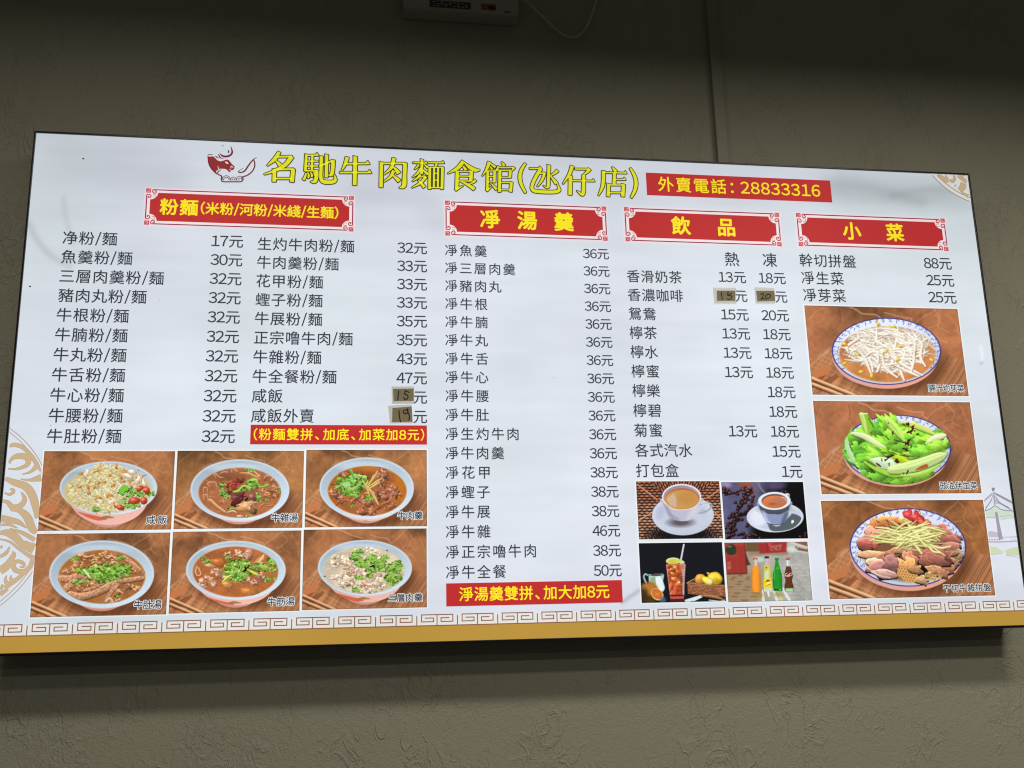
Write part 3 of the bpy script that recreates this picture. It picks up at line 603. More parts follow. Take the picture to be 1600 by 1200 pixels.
def cold_cuts():
    p = Paint([(50, 60), (1440, 50), (1538, 875), (108, 905)], 290, 175, 9); tabletop(p, (.635, .41, .245)); R = p.r
    bowl(p, 785, 462, 502, 338, 842, True); rimmarks(p, 785, 462, 502, 338, .92)
    p.el(800, 500, 400, 255, (.50, .34, .24), soft=40)
    def slice_(cx, cy, rx, ry, rot, col, lump=.5):
        co, si = math.cos(rot), math.sin(rot); ph = R.rand(6)*6.28; am = R.rand(6)*lump*.30
        def ring(f, dy=0):
            P = []
            for t in np.linspace(0, 6.283, 30, endpoint=False):
                r_ = f*(1 + sum(am[h]*math.cos((h+2)*t + ph[h]) for h in range(6))); a, b_ = rx*r_*math.cos(t), ry*r_*math.sin(t)
                P.append((cx + a*co - b_*si, cy + a*si + b_*co + dy))
            return P
        sl = p.box(cx-1.6*rx-1.6*ry, cy-1.6*rx-1.6*ry, cx+1.6*rx+1.6*ry, cy+1.6*rx+1.6*ry); col = np.array(col)*(.92 + .14*R.rand()); col = col*.86 + col.mean()*.14
        p.lpoly(ring(1.03, 13), (.22, .11, .08), sl); p.lpoly(ring(1.0), np.clip(col*1.14 + .02, 0, 1), sl); p.lpoly(ring(.93, 6), col, sl)
        for j in range(14):
            a = R.rand()*6.28; d = math.sqrt(R.rand())*.75; x = cx + rx*d*math.cos(a)*co - ry*d*math.sin(a)*si; y = cy + rx*d*math.cos(a)*si + ry*d*math.sin(a)*co; l = rx*.22; bb = rot + R.randn()*.4
            p.stroke([(x-l*math.cos(bb), y-l*math.sin(bb)), (x, y+R.randn()*5), (x+l*math.cos(bb), y+l*math.sin(bb))], [3, 9, 3], np.clip(col*(.66+.75*R.rand()), 0, 1), alpha=.55)
    for x, y, rx, ry, ro, c in ((520, 270, 90, 60, -.4, (.84, .52, .28)), (600, 240, 80, 55, -.2, (.88, .58, .32)), (700, 250, 90, 45, .2, (.80, .46, .26)), (760, 240, 60, 30, .1, (.88, .66, .36)), (480, 340, 80, 50, .1, (.82, .54, .46)), (560, 360, 90, 60, .1, (.78, .50, .40))): slice_(x, y, rx, ry, ro, c)
    for j in range(8): p.stroke([(500+18*j, 240-4*j), (520+18*j, 300)], 7, (.72, .38, .18), alpha=.6)
    for x, y, rx, ry, c in ((800, 190, 60, 44, (.74, .22, .22)), (860, 210, 70, 50, (.70, .20, .20)), (910, 250, 60, 44, (.66, .20, .17)), (950, 260, 30, 40, (.82, .44, .30))): p.blob(x, y, rx, ry, c, .5, .3, .45, .28)
    for i in range(20): p.el(780 + R.rand()*150, 170 + R.rand()*100, 8, 6, (.92, .56, .46), alpha=.6)
    for x, y, rx, ry, ro, c in ((1060, 320, 110, 50, .2, (.64, .36, .30)), (1110, 360, 120, 55, .3, (.66, .40, .34)), (1150, 410, 100, 55, .3, (.62, .36, .31)), (1060, 400, 130, 60, .2, (.60, .34, .29)), (1140, 460, 90, 40, -.2, (.66, .42, .36)), (960, 330, 80, 40, 0, (.66, .38, .32)), (1200, 540, 60, 60, .8, (.62, .50, .38)), (1160, 590, 60, 36, .4, (.74, .48, .34)), (1120, 640, 70, 40, .3, (.68, .46, .32)), (870, 530, 90, 60, .5, (.60, .36, .30)), (1040, 530, 140, 75, .2, (.60, .34, .29)), (1000, 580, 130, 60, .2, (.62, .36, .31)), (920, 590, 70, 50, .5, (.58, .34, .27)), (1000, 660, 90, 40, .2, (.72, .50, .34)), (1080, 690, 50, 34, 0, (.70, .46, .34))): slice_(x, y, rx, ry, ro, c)
    slice_(430, 425, 85, 62, -.05, (.80, .40, .36), .12); p.stroke([(360, 400), (430, 385), (520, 390)], 16, (.92, .66, .58)); p.blob(500, 435, 30, 50, (.76, .38, .34), 0, .1)
    slice_(470, 525, 120, 34, .02, (.86, .62, .44), .1); slice_(570, 545, 70, 36, -.3, (.80, .50, .36)); slice_(690, 500, 110, 40, -.25, (.80, .54, .38)); slice_(740, 480, 70, 28, -.3, (.88, .64, .46))
    slice_(500, 600, 70, 50, .2, (.84, .66, .54)); slice_(560, 650, 120, 70, .1, (.70, .44, .42)); slice_(640, 610, 70, 90, .4, (.66, .42, .42)); slice_(580, 690, 110, 36, .1, (.80, .60, .56)); p.stroke([(430, 640), (520, 700), (620, 725)], 12, (.92, .80, .74), alpha=.8)
    p.poly([(860, 590), (930, 640), (980, 700), (900, 690)], (.08, .06, .06)); p.poly([(700, 540), (760, 590), (730, 620), (690, 590)], (.14, .09, .07))
    slice_(800, 560, 50, 90, -.6, (.74, .46, .36)); slice_(780, 620, 60, 90, -.7, (.82, .56, .32)); slice_(840, 650, 60, 40, .4, (.78, .54, .34))
    # honeycomb
    mk = p.poly([(690, 640), (740, 625), (800, 690), (860, 700), (850, 770), (770, 765), (680, 700)], (.80, .56, .30))
    for i in range(9):
        for j in range(6):
            x = 680 + i*23 + (j % 2)*11; y = 640 + j*23 + i*3; p.el(x, y, 12, 10, (.96, .80, .52), clip=mk); p.el(x, y+1, 8, 7, (.66, .42, .20), clip=mk)
    slice_(900, 740, 50, 40, .3, (.86, .66, .44)); slice_(960, 700, 40, 24, .2, (.76, .58, .36))
    for i in range(50): p.el(960 + R.rand()*110, 700 + R.rand()*50, 7, 5, np.array([.86, .68, .38])*(.7+.5*R.rand()))
    for x, y in ((1180, 500), (1230, 540), (1210, 590), (1160, 520)): p.stroke([(x-30, y+40), (x, y), (x+30, y-20)], [6, 14, 6], (.66, .56, .42), .4)
    for i in range(95):
        t = i/95; x = 800 + R.randn()*110; y = 370 + R.randn()*42 + (x-800)*.12; b = .05 + R.randn()*.45; l = 80 + 90*R.rand()
        c = np.array([.92, .92, .60])*(.76 + .30*t)
        q = [(x-l*math.cos(b), y-l*.7*math.sin(b)), (x, y+R.randn()*6), (x+l*math.cos(b), y+l*.7*math.sin(b))]
        p.stroke([(a+4, d+8) for a, d in q], 12, (.46, .34, .16), alpha=.35); p.stroke(q, [10, 15, 9], np.clip(c, 0, 1), .18)
    for q in ([(830, 430), (870, 480), (900, 520)], [(980, 440), (1060, 470), (1150, 455)], [(960, 460), (1000, 500), (1060, 510)], [(510, 290), (600, 300), (700, 330)], [(970, 290), (900, 320), (840, 340)]): p.stroke(q, [10, 17, 12], (.95, .94, .64), .2)
    return p

def milk_tea():
    p = Paint([(95, 40), (1483, 45), (1535, 1003), (135, 1003)], 170, 118, 10); R = p.r
    p.img[:] = (.16, .09, .075)
    cx, cy = 850, 480
    a = np.arctan2(p.Y-cy, (p.X-cx)); q = np.round(a/(math.pi/2))*0
    dx = np.abs(p.X-cx)/1.25; dy = np.abs(p.Y-cy); side = dx > dy
    along = np.where(side, p.Y, p.X + .45*(p.Y-cy)*np.sign(p.X-cx)); across = np.where(side, p.X, p.Y)
    wv = np.sin(along*2*math.pi/46)*1.3 + .9*np.sin(across*2*math.pi/84 + np.floor(along/46 + .25)*math.pi)
    mk = np.clip(wv*.9 + .35, 0, 1); base = np.where(p.Y[..., None] < 400, (.74, .47, .36), (.80, .60, .48))
    p.mix((slice(None), slice(None)), mk, base*(.8 + .3*p.noise(90, 2))[..., None])
    for q in ([(110, 90), (440, 350)], [(140, 690), (360, 560)], [(1280, 330), (1480, 200)], [(1390, 560), (1520, 690)]): p.stroke(q, 20, (.80, .55, .42), .4)
    p.el(850, 930, 560, 120, (.05, .05, .08), soft=90, alpha=.9)
    p.el(870, 610, 515, 335, (.80, .83, .90), shade=.06); p.el(880, 600, 420, 262, (.77, .80, .88), soft=30); p.el(480, 560, 70, 130, (.70, .72, .84), soft=50, alpha=.6, rot=.3)
    p.el(830, 730, 190, 70, (.35, .32, .34), soft=70, alpha=.95); p.el(1200, 560, 60, 40, (.70, .72, .80), soft=30)
    p.stroke([(1165, 435), (1250, 405), (1340, 430), (1350, 470), (1290, 535), (1200, 570), (1110, 585)], [24, 20, 22, 24, 22, 20, 20], (.60, .64, .70)); p.stroke([(1170, 425), (1250, 397), (1335, 420)], 9, (.95, .97, 1))
    p.poly([(525, 330), (560, 460), (640, 600), (720, 680), (860, 712), (980, 690), (1090, 590), (1150, 450), (1175, 320)], (.74, .74, .83), 1, None, True); p.stroke([(1080, 400), (1060, 540), (960, 660)], [60, 120, 60], (.82, .82, .88), soft=70); p.stroke([(570, 430), (660, 610), (780, 680)], [30, 60, 30], (.62, .60, .70), soft=50)
    p.el(850, 305, 328, 218, (.92, .93, .97)); p.el(850, 312, 306, 200, (.72, .66, .72), shade=-.2); p.el(858, 338, 290, 178, (.72, .34, .16)); p.el(850, 350, 284, 166, (.80, .60, .34), soft=24); p.el(950, 330, 160, 110, (.77, .56, .30), soft=80)
    p.poly([(600, 330), (720, 240), (760, 330), (765, 480), (660, 460)], (.82, .74, .66), .75); p.stroke([(560, 380), (680, 500), (860, 525), (1040, 490), (1140, 400)], 10, (.98, .90, .78))
    return p

def espresso():
    p = Paint([(78, 50), (1440, 65), (1512, 1000), (130, 1005)], 170, 118, 11); R = p.r
    n = p.noise(300, 3); p.img[:] = np.array([.37, .37, .52])*(.75 + .45*n)[..., None]
    p.img *= np.clip(1.25 - np.clip((p.X-560)/420, 0, 1.2) - .15*p.V, .12, 1)[..., None]
    dk = np.clip((p.X-480)/160, 0, 1)*np.clip((p.Y-560)/260, 0, 1); p.mix((slice(None), slice(None)), dk, (.055, .05, .055))
    p.el(1000, 110, 150, 80, (.42, .34, .55), soft=70, alpha=.7); p.stroke([(690, 70), (730, 160), (790, 230)], 22, (.60, .48, .42)); p.el(480, 90, 110, 34, (.66, .30, .16), soft=40); p.el(590, 215, 70, 28, (.60, .28, .16), soft=24); p.el(160, 90, 80, 50, (.62, .54, .72), soft=60)
    def bean(x, y, s, t):
        c = np.array([.20, .10, .10])*(1-t) + np.array([.42, .22, .20])*t
        p.blob(x, y+8, s, s*.75, (.05, .03, .05), 0, .1, 0, 0, 0); p.blob(x, y, s*.9, s*.62, c, R.rand()*3, .1, .5, .45, .4)
    for i in range(150):
        x = 110 + R.rand()*500; y = 130 + R.rand()*860
        if (x > 470 and y > 640 and R.rand() < .7) or (x < 300 and 320 < y < 560) or (330 < x < 460 and 700 < y < 860) or (x < 180 and 560 < y < 780): continue
        bean(x, y, 30 + 8*R.rand(), max(0, (480-y)/400) if x > 200 else .2)
    for x, y in ((1380, 970), (1460, 960), (1470, 920), (1090, 220), (1150, 225), (700, 990), (640, 940)): bean(x, y, 30, .3)
    p.blur(1)
    p.el(965, 645, 475, 250, (.84, .86, .92)); p.el(965, 632, 440, 222, (.76, .79, .88), soft=20); p.poly([(820, 720), (1000, 800), (1200, 640), (1260, 590), (1400, 660), (1330, 780), (1200, 850), (1000, 880), (870, 850)], (.30, .34, .36), .92, None, True); p.el(690, 640, 150, 150, (.88, .90, .96), soft=60)
    p.poly([(1230, 710), (1270, 690), (1280, 730), (1240, 760)], (.95, .97, 1)); p.stroke([(1190, 580), (1280, 500), (1340, 550)], [40, 50, 20], (.80, .86, .86))
    p.el(1170, 290, 46, 40, (.84, .86, .9)); p.el(1190, 300, 24, 22, (.45, .46, .5))
    p.poly([(690, 380), (720, 540), (780, 660), (830, 740), (960, 770), (1100, 745), (1160, 660), (1200, 520), (1222, 380)], (.54, .59, .74), 1, None, True); p.poly([(690, 380), (712, 510), (850, 590), (1050, 600), (1190, 530), (1222, 380)], (.26, .27, .30)); p.stroke([(770, 560), (820, 700), (860, 740)], 40, (.76, .80, .92), soft=50); p.stroke([(1150, 600), (1100, 720)], 60, (.34, .38, .48), soft=60); p.el(960, 520, 260, 60, (.34, .36, .42), soft=50, alpha=.5); p.stroke([(830, 745), (960, 775), (1100, 750)], 10, (.10, .10, .13))
    p.el(955, 375, 272, 150, (.90, .91, .94)); p.el(955, 375, 216, 116, (.40, .30, .30)); p.el(957, 392, 204, 106, (.80, .46, .28), shade=.1); p.el(1010, 370, 90, 50, (.66, .46, .42), soft=60, alpha=.7); p.el(920, 425, 60, 18, (.66, .34, .22), soft=20)
    p.stroke([(1080, 310), (1140, 340), (1155, 385)], 10, (.97, .90, .84))
    return p

def iced_tea():
    p = Paint([(92, 85), (1482, 85), (1525, 1072), (122, 1078)], 170, 124, 12); R = p.r
    p.img[:] = (.085, .095, .125)
    p.stroke([(225, 620), (190, 600), (165, 640), (180, 700), (205, 750)], 26, (.60, .76, .74))
    p.poly([(245, 605), (480, 600), (500, 625), (480, 720), (510, 830), (490, 890), (440, 905), (380, 860), (250, 760)], (.70, .83, .84)); p.poly([(360, 650), (430, 640), (470, 720), (500, 850), (440, 900), (370, 820)], (.92, .97, .98)); p.el(370, 620, 110, 18, (.35, .28, .30)); p.poly([(280, 660), (350, 650), (360, 780), (250, 750)], (.62, .60, .36), .7)
    p.el(250, 920, 150, 170, (.30, .22, .10), soft=40); p.el(240, 850, 140, 105, (.74, .48, .20), soft=60); p.el(140, 950, 90, 120, (.22, .18, .10), soft=70, alpha=.9)
    p.el(380, 940, 112, 88, (.94, .82, .50), rot=.75); p.el(378, 935, 100, 76, (.82, .42, .18), rot=.75)
    for i in range(8): a = i*.785; p.stroke([(378, 935), (378+80*math.cos(a), 935+62*math.sin(a))], 5, (.93, .62, .34))
    p.el(470, 1040, 50, 60, (.30, .44, .52), soft=40, alpha=.8)
    p.stroke([(840, 120), (785, 380)], 28, (.86, .84, .90), .2)
    p.el(655, 390, 118, 56, (.90, .92, .66)); p.el(660, 398, 96, 42, (.82, .80, .30)); p.el(760, 400, 60, 34, (.82, .84, .36)); p.el(805, 420, 40, 30, (.78, .88, .80))
    g = p.poly([(537, 440), (860, 440), (835, 760), (820, 1020), (600, 1020), (570, 760)], (.70, .27, .19))
    for i in range(60):
        x = 560 + R.rand()*270; y = 470 + R.rand()*480; p.blob(x, y, 26 + 30*R.rand(), 20 + 20*R.rand(), np.array([.80, .36, .20])*(.65 + .6*R.rand()), R.rand()*3, .4, .3, .2, clip=g, alpha=.75)
    for x, y, s in ((660, 690, 50), (690, 500, 46), (640, 600, 36), (760, 760, 60), (620, 530, 30)): p.blob(x, y, s, s*.7, (.90, .54, .26), .4, .4, .3, .35, clip=g)
    p.poly([(780, 460), (858, 450), (842, 640), (800, 700)], (.80, .62, .46), .6, clip=g); p.poly([(770, 640), (830, 640), (820, 760), (760, 780)], (.28, .22, .20), .6, clip=g)
    p.stroke([(690, 800), (660, 940)], 44, (.86, .40, .26), .3); p.stroke([(545, 460), (575, 760), (600, 1000)], 12, (.92, .74, .72), alpha=.6); p.stroke([(850, 460), (825, 760), (805, 1010)], 22, (.80, .70, .78), alpha=.6)
    for i in range(16): y = 560 + i*28; p.stroke([(805, y), (830, y-14)], 9, (.90, .86, .92), alpha=.8)
    p.stroke([(600, 965), (820, 965)], 20, (.28, .08, .08)); p.poly([(600, 980), (820, 980), (815, 1022), (602, 1022)], (.74, .34, .34)); p.poly([(595, 1025), (820, 1025), (815, 1075), (600, 1075)], (.30, .12, .12)); p.stroke([(545, 455), (855, 455)], 8, (.92, .80, .66), alpha=.8)
    p.poly([(880, 755), (1010, 690), (1020, 770), (1515, 810), (1520, 1000), (1200, 990), (890, 940)], (.36, .22, .15))
    w_ = p.poly([(885, 780), (1515, 830), (1518, 1000), (890, 935)], (0, 0, 0), 0)
    for i in range(30):
        for j in range(7):
            x = 885 + i*22 + (j % 2)*11; y = 790 + j*24 + i*2.0; p.stroke([(x-9, y-5), (x+9, y+6)], 12, np.array([.74, .48, .34])*(.7+.5*R.rand()), clip=w_)
    p.stroke([(882, 765), (1020, 770), (1515, 815)], 20, (.72, .48, .34)); p.stroke([(885, 755), (1010, 690)], 14, (.78, .58, .44))
    p.blob(1105, 705, 95, 92, (.84, .60, .26), 0, .05, .35, .1); p.blob(1350, 700, 130, 112, (.88, .70, .20), .6, .05, .35, .15); p.stroke([(1225, 600), (1260, 620)], 30, (.86, .70, .2)); p.blob(1225, 735, 105, 62, (.93, .84, .20), .6, .05, .3, .2); p.el(1255, 740, 44, 38, (.90, .93, .78), soft=40)
    p.el(1400, 660, 60, 30, (.97, .90, .25), soft=40, rot=.6)
    p.poly([(1020, 775), (1515, 815), (1515, 835), (1020, 795)], (.66, .44, .32))
    p.poly([(830, 1040), (1100, 965), (1130, 1000), (1000, 1060), (840, 1072)], (.86, .92, .94)); p.stroke([(1110, 975), (1250, 985), (1390, 1015), (1500, 1050)], [20, 44, 40, 14], (.66, .46, .28), .3); p.stroke([(1240, 1050), (1400, 1068), (1500, 1060)], 14, (.84, .90, .88))
    return p

def soft_drinks():
    p = Paint([(85, 80), (1465, 75), (1525, 1048), (118, 1075)], 170, 122, 13); R = p.r
    n = p.noise(160, 3)
    p.img[:] = np.array([.66, .62, .55])*(.84 + .28*n)[..., None]
    wm = np.clip(1.1 - (p.X-150)/700, 0, 1)[..., None]*np.clip((p.Y-450)/200, 0, 1)[..., None]; p.img = p.img*(1-wm) + np.array([.66, .54, .41])*wm
    wm = np.clip((p.X-620)/300, 0, 1)[..., None]; p.img = p.img*(1-wm) + np.array([.70, .70, .68])*(.88+.2*n)[..., None]*wm
    for j in range(12):
        y = 590 + j*(26 + 3*j*.6); s = .8 + j*.05
        p.stroke([(100, y), (640, y+10)], 5, (.48, .40, .32), alpha=.7)
        for i in range(9):
            x = 110 + (i*96 + (j % 2)*48)*s*.9
            if x < 660: p.stroke([(x, y), (x+4, y+30)], 5, (.48, .40, .32), alpha=.7)
            if (i + j) % 3 == 0 and x < 560: p.poly([(x+6, y+4), (x+84*s, y+4), (x+88*s, y+24), (x+8, y+24)], (.44, .36, .26), .8)
    for j in range(26):
        for i in range(9):
            x = 1000 + i*66 + (j % 2)*33; y = 300 + j*30
            p.stroke([(x, y), (x+30, y+12), (x+60, y+4)], 6, (.54, .54, .53) if R.rand() < .7 else (.80, .80, .78), alpha=.75)
    for q in ([(1230, 880), (1400, 1050)], [(1300, 800), (1500, 960)], [(1250, 1000), (1480, 720)], [(1220, 900), (1420, 650)]): p.stroke(q, 5, (.46, .46, .44), alpha=.6)
    p.poly([(440, 80), (650, 80), (650, 250), (440, 230)], (.44, .33, .22)); p.poly([(480, 230), (1120, 240), (1150, 300), (480, 300)], (.60, .50, .40), .8); p.el(650, 370, 90, 46, (.74, .82, .82), soft=40); p.el(820, 380, 60, 24, (.82, .64, .62), soft=30)
    p.poly([(430, 240), (480, 400), (510, 455), (430, 470)], (.30, .22, .16))
    p.poly([(85, 80), (420, 80), (440, 600), (110, 610)], (.62, .21, .19)); p.poly([(85, 80), (420, 80), (422, 130), (90, 150)], (.68, .25, .23)); p.el(195, 200, 90, 95, (.20, .22, .15)); p.el(170, 145, 34, 14, (.46, .52, .40)); p.stroke([(95, 300), (285, 300)], 12, (.76, .28, .26)); p.stroke([(425, 90), (440, 590)], 14, (.40, .10, .10)); p.stroke([(110, 606), (440, 600)], 16, (.30, .16, .14)); p.stroke([(285, 110), (290, 590)], 8, (.74, .26, .22), alpha=.7)
    for q in ([(120, 430), (180, 405)], [(125, 460), (160, 440), (175, 450)], [(125, 520), (135, 480), (150, 520)], [(160, 480), (175, 475), (160, 525)]): p.stroke(q, 9, (.88, .62, .58))
    p.poly([(635, 85), (1120, 80), (1115, 250), (660, 270)], (.62, .20, .20)); p.poly([(790, 95), (870, 90), (840, 170)], (.80, .28, .28)); p.stroke([(785, 95), (800, 260)], 10, (.46, .10, .11))
    for q in ([(900, 155), (860, 170), (850, 205), (890, 215)], [(915, 195), (905, 175), (935, 175), (930, 205)], [(985, 145), (950, 165), (945, 205), (985, 205)], [(1000, 190), (1020, 130), (1005, 205)], [(850, 150), (940, 140), (1030, 125)]): p.stroke(q, 13, (.72, .50, .42))
    p.poly([(1130, 90), (1470, 80), (1480, 260), (1130, 240)], (.72, .72, .68)); p.poly([(1250, 85), (1460, 80), (1470, 160)], (.52, .34, .26)); p.poly([(1300, 170), (1470, 210), (1475, 250), (1290, 215)], (.50, .34, .26)); p.stroke([(1190, 90), (1460, 170)], 22, (.84, .84, .80)); p.stroke([(1270, 230), (1480, 260)], 14, (.86, .86, .84)); p.el(1200, 200, 80, 50, (.82, .84, .82), soft=40); p.el(1275, 170, 14, 24, (.40, .40, .36))
    p.blur(2)
    for q, c in (([(690, 880), (700, 1055)], (.93, .94, .92)), ([(860, 850), (900, 960), (930, 1050)], (.92, .93, .90)), ([(1030, 840), (1080, 950), (1140, 1045)], (.92, .93, .90)), ([(960, 920), (990, 1030)], (.84, .86, .42))): p.stroke(q, [20] + [50]*(len(q)-1), c, alpha=.85)
    p.el(600, 960, 90, 50, (.66, .50, .26), soft=40, alpha=.7); p.el(950, 950, 80, 40, (.60, .56, .28), soft=40, alpha=.6); p.stroke([(780, 900), (795, 980)], [40, 20], (.93, .93, .88))
    def bottle(cx, top, bot, w, col, neck, cap, lvl):
        prof = [(.16, 0), (.17, .10), (.22, .20), (.34, .33), (.47, .46), (.50, .60), (.50, .90), (.46, .985)]
        H_ = bot-top; Lp = [(cx - w*a, top + H_*b) for a, b in prof]; Rp = [(cx + w*a, top + H_*b) for a, b in prof[::-1]]
        mk = p.poly(Lp + Rp, neck)
        low = mk*np.clip((p.Y - (top + H_*lvl))/6, 0, 1); sh = 1.06 - .9*np.clip(np.abs(p.X-cx)/w - .12, 0, 1)**1.3
        p.mix((slice(None), slice(None)), low, np.asarray(col)*sh[..., None]); p.poly([(cx-w*.22, top-14), (cx+w*.22, top-14), (cx+w*.24, top+22), (cx-w*.24, top+22)], cap)
        p.stroke([(cx - w*.26, top + H_*.5), (cx - w*.28, top + H_*.88)], 12, np.clip(np.asarray(col)*1.35, 0, 1), alpha=.5)
    bottle(585, 355, 915, 165, (.93, .58, .18), (.74, .66, .62), (.80, .30, .34), .20); p.stroke([(590, 370), (600, 460)], 26, (.93, .80, .74))
    bottle(780, 330, 905, 160, (.80, .78, .30), (.76, .72, .74), (.20, .14, .12), .24); p.poly([(735, 560), (800, 550), (805, 690), (730, 690)], (.80, .88, .76)); p.poly([(712, 690), (845, 680), (850, 850), (712, 850)], (.95, .84, .10)); p.el(785, 722, 18, 18, (.46, .20, .08)); p.el(768, 505, 14, 14, (.46, .26, .10)); p.stroke([(735, 560), (790, 510), (800, 490)], 16, (.88, .74, .12)); p.stroke([(740, 740), (800, 720), (830, 710)], 9, (.36, .26, .06)); p.stroke([(745, 800), (790, 760), (830, 760)], [10, 22, 8], (.97, .95, .80)); p.stroke([(745, 805), (830, 775)], 7, (.42, .30, .06)); p.poly([(712, 850), (850, 850), (845, 900), (715, 900)], (.80, .86, .82))
    bottle(945, 355, 900, 155, (.13, .56, .16), (.12, .48, .14), (.18, .52, .16), .0); p.stroke([(900, 500), (890, 700)], 10, (.36, .74, .34)); p.stroke([(890, 875), (1010, 870)], 26, (.08, .30, .10)); p.el(950, 515, 30, 14, (.34, .68, .20)); p.el(985, 870, 22, 10, (.5, .8, .5))
    bottle(1135, 360, 910, 150, (.36, .20, .13), (.72, .78, .78), (.76, .30, .36), .22)
    for s in (-1, 1): p.poly([(1135+s*78, 640), (1135+s*58, 700), (1135+s*60, 760), (1135+s*78, 800)], (.70, .70, .67))
    p.poly([(1068, 850), (1205, 845), (1200, 905), (1075, 905)], (.56, .74, .52)); p.stroke([(1090, 880), (1190, 878)], 14, (.82, .92, .80)); p.stroke([(1120, 400), (1122, 460)], 26, (.88, .94, .95))
    for q in ([(1110, 600), (1080, 610), (1080, 640), (1110, 640)], [(1125, 625), (1120, 640), (1140, 638), (1135, 620)], [(1185, 595), (1155, 605), (1150, 635), (1180, 635)], [(1190, 630), (1200, 595)], [(1075, 645), (1150, 655)]): p.stroke(q, 11, (.90, .78, .76))
    return p

# ------------------------------------------------------------------ the wall
def wall_material(name, base, dirt=True):
    mm, N, L, B = mat(name)
    geo = N.new('ShaderNodeNewGeometry')
    def noise(scale, detail, rough=.5, dist=0, stretch=(1, 1, 1)):
        mp = N.new('ShaderNodeMapping'); mp.inputs['Scale'].default_value = stretch; L.new(geo.outputs['Position'], mp.inputs[0])
        n = N.new('ShaderNodeTexNoise'); n.inputs['Scale'].default_value = scale; n.inputs['Detail'].default_value = detail
        n.inputs['Roughness'].default_value = rough; n.inputs['Distortion'].default_value = dist
        L.new(mp.outputs[0], n.inputs['Vector']); return n.outputs[0]
    def math_(op, a, b):
        n = N.new('ShaderNodeMath'); n.operation = op
        for i, q in enumerate((a, b)):
            if isinstance(q, (int, float)): n.inputs[i].default_value = q
            else: L.new(q, n.inputs[i])
        return n.outputs[0]
    def ramp(src, stops):
        r = N.new('ShaderNodeValToRGB'); e = r.color_ramp.elements
        while len(e) < len(stops): e.new(.5)
        for q, (p_, c_) in zip(e, stops): q.position = p_; q.color = (c_, c_, c_, 1)
        L.new(src, r.inputs[0]); return r.outputs[0]
    grain = noise(190, 4, .62)
    lump = noise(62, 3, .55)
    # trowel ridges: short raised lips where the plaster was dragged
    rid = ramp(noise(11, 4, .5, 1.4, (1.4, 1, .75)), [(.0, 0), (.475, 0), (.50, 1), (.56, .15), (1, 0)])
    rid2 = ramp(noise(24, 3, .5, 1.0, (1.4, 1, .85)), [(.0, 0), (.48, 0), (.50, 1), (.55, .2), (1, 0)])
    patch = ramp(noise(6.5, 3, .55), [(.46, 0), (.60, 1)])
    patch2 = ramp(noise(8.3, 2, .5, 0, (1.2, 1, .8)), [(.46, 0), (.62, 1)])
    hgt = math_('ADD', math_('MULTIPLY', grain, .75), math_('ADD', math_('MULTIPLY', math_('MULTIPLY', rid, patch), .70), math_('MULTIPLY', math_('MULTIPLY', rid2, patch2), .50)))
    hgt = math_('ADD', hgt, math_('MULTIPLY', lump, .55))
    bp = N.new('ShaderNodeBump'); bp.inputs['Strength'].default_value = .62; bp.inputs['Distance'].default_value = .0038
    L.new(hgt, bp.inputs['Height']); L.new(bp.outputs[0], B.inputs['Normal'])
    mxn = N.new('ShaderNodeMix'); mxn.data_type = 'RGBA'
    mxn.inputs[6].default_value = (*[c*.93 for c in base], 1); mxn.inputs[7].default_value = (*[c*1.07 for c in base[:2]], base[2]*1.02, 1)
    L.new(noise(1.7, 4, .55), mxn.inputs[0]); L.new(mxn.outputs[2], B.inputs['Base Color'])
    B.inputs['Roughness'].default_value = .75; B.inputs['Specular IOR Level'].default_value = .2
    return mm
WALL = wall_material('greige_plaster', (.425, .405, .335))
def box_bm(bm, x0, y0, z0, x1, y1, z1, bev=0):
    r = bmesh.ops.create_cube(bm, size=1)
    for v in r['verts']: v.co = Vector((x0 + (v.co.x+.5)*(x1-x0), y0 + (v.co.y+.5)*(y1-y0), z0 + (v.co.z+.5)*(z1-z0)))
    if bev:
        es = list({e for v in r['verts'] for e in v.link_edges})
        bmesh.ops.bevel(bm, geom=es, offset=bev, segments=2, affect='EDGES', profile=.6)
def mesh_obj(name, bm, material, parent=None, smooth=False):
    me = bpy.data.meshes.new(name); bmesh.ops.recalc_face_normals(bm, faces=bm.faces); bm.to_mesh(me); bm.free(); me.materials.append(material)
    if smooth:
        for p in me.polygons: p.use_smooth = True
    o = bpy.data.objects.new(name, me); C.objects.link(o)
    if parent: o.parent = parent
    return o
def plain(name, col, rough=.5, metal=0, spec=.4, bump=0):
    mm, N, L, B = mat(name); B.inputs['Roughness'].default_value = rough; B.inputs['Metallic'].default_value = metal
    B.inputs['Specular IOR Level'].default_value = spec
    n = N.new('ShaderNodeTexNoise'); n.inputs['Scale'].default_value = 60; n.inputs['Detail'].default_value = 4
    tc = N.new('ShaderNodeTexCoord'); L.new(tc.outputs['Object'], n.inputs['Vector'])
    x = N.new('ShaderNodeMix'); x.data_type = 'RGBA'; x.inputs[6].default_value = (*[c*.86 for c in col], 1); x.inputs[7].default_value = (*[min(1, c*1.12) for c in col], 1)
    L.new(n.outputs[0], x.inputs[0]); L.new(x.outputs[2], B.inputs['Base Color'])
    if bump:
        bp = N.new('ShaderNodeBump'); bp.inputs['Strength'].default_value = bump; bp.inputs['Distance'].default_value = .001; L.new(n.outputs[0], bp.inputs['Height']); L.new(bp.outputs[0], B.inputs['Normal'])
    return mm
bm = bmesh.new(); box_bm(bm, -3.2, BD, -1.65, 3.4, BD + .12, 3.0)
wl = mesh_obj('wall', bm, WALL); wl.location = (0, 0, ZB); wl['kind'] = 'structure'
wl['label'] = 'olive grey plastered wall with trowel marks behind the lit menu'; wl['category'] = 'wall'

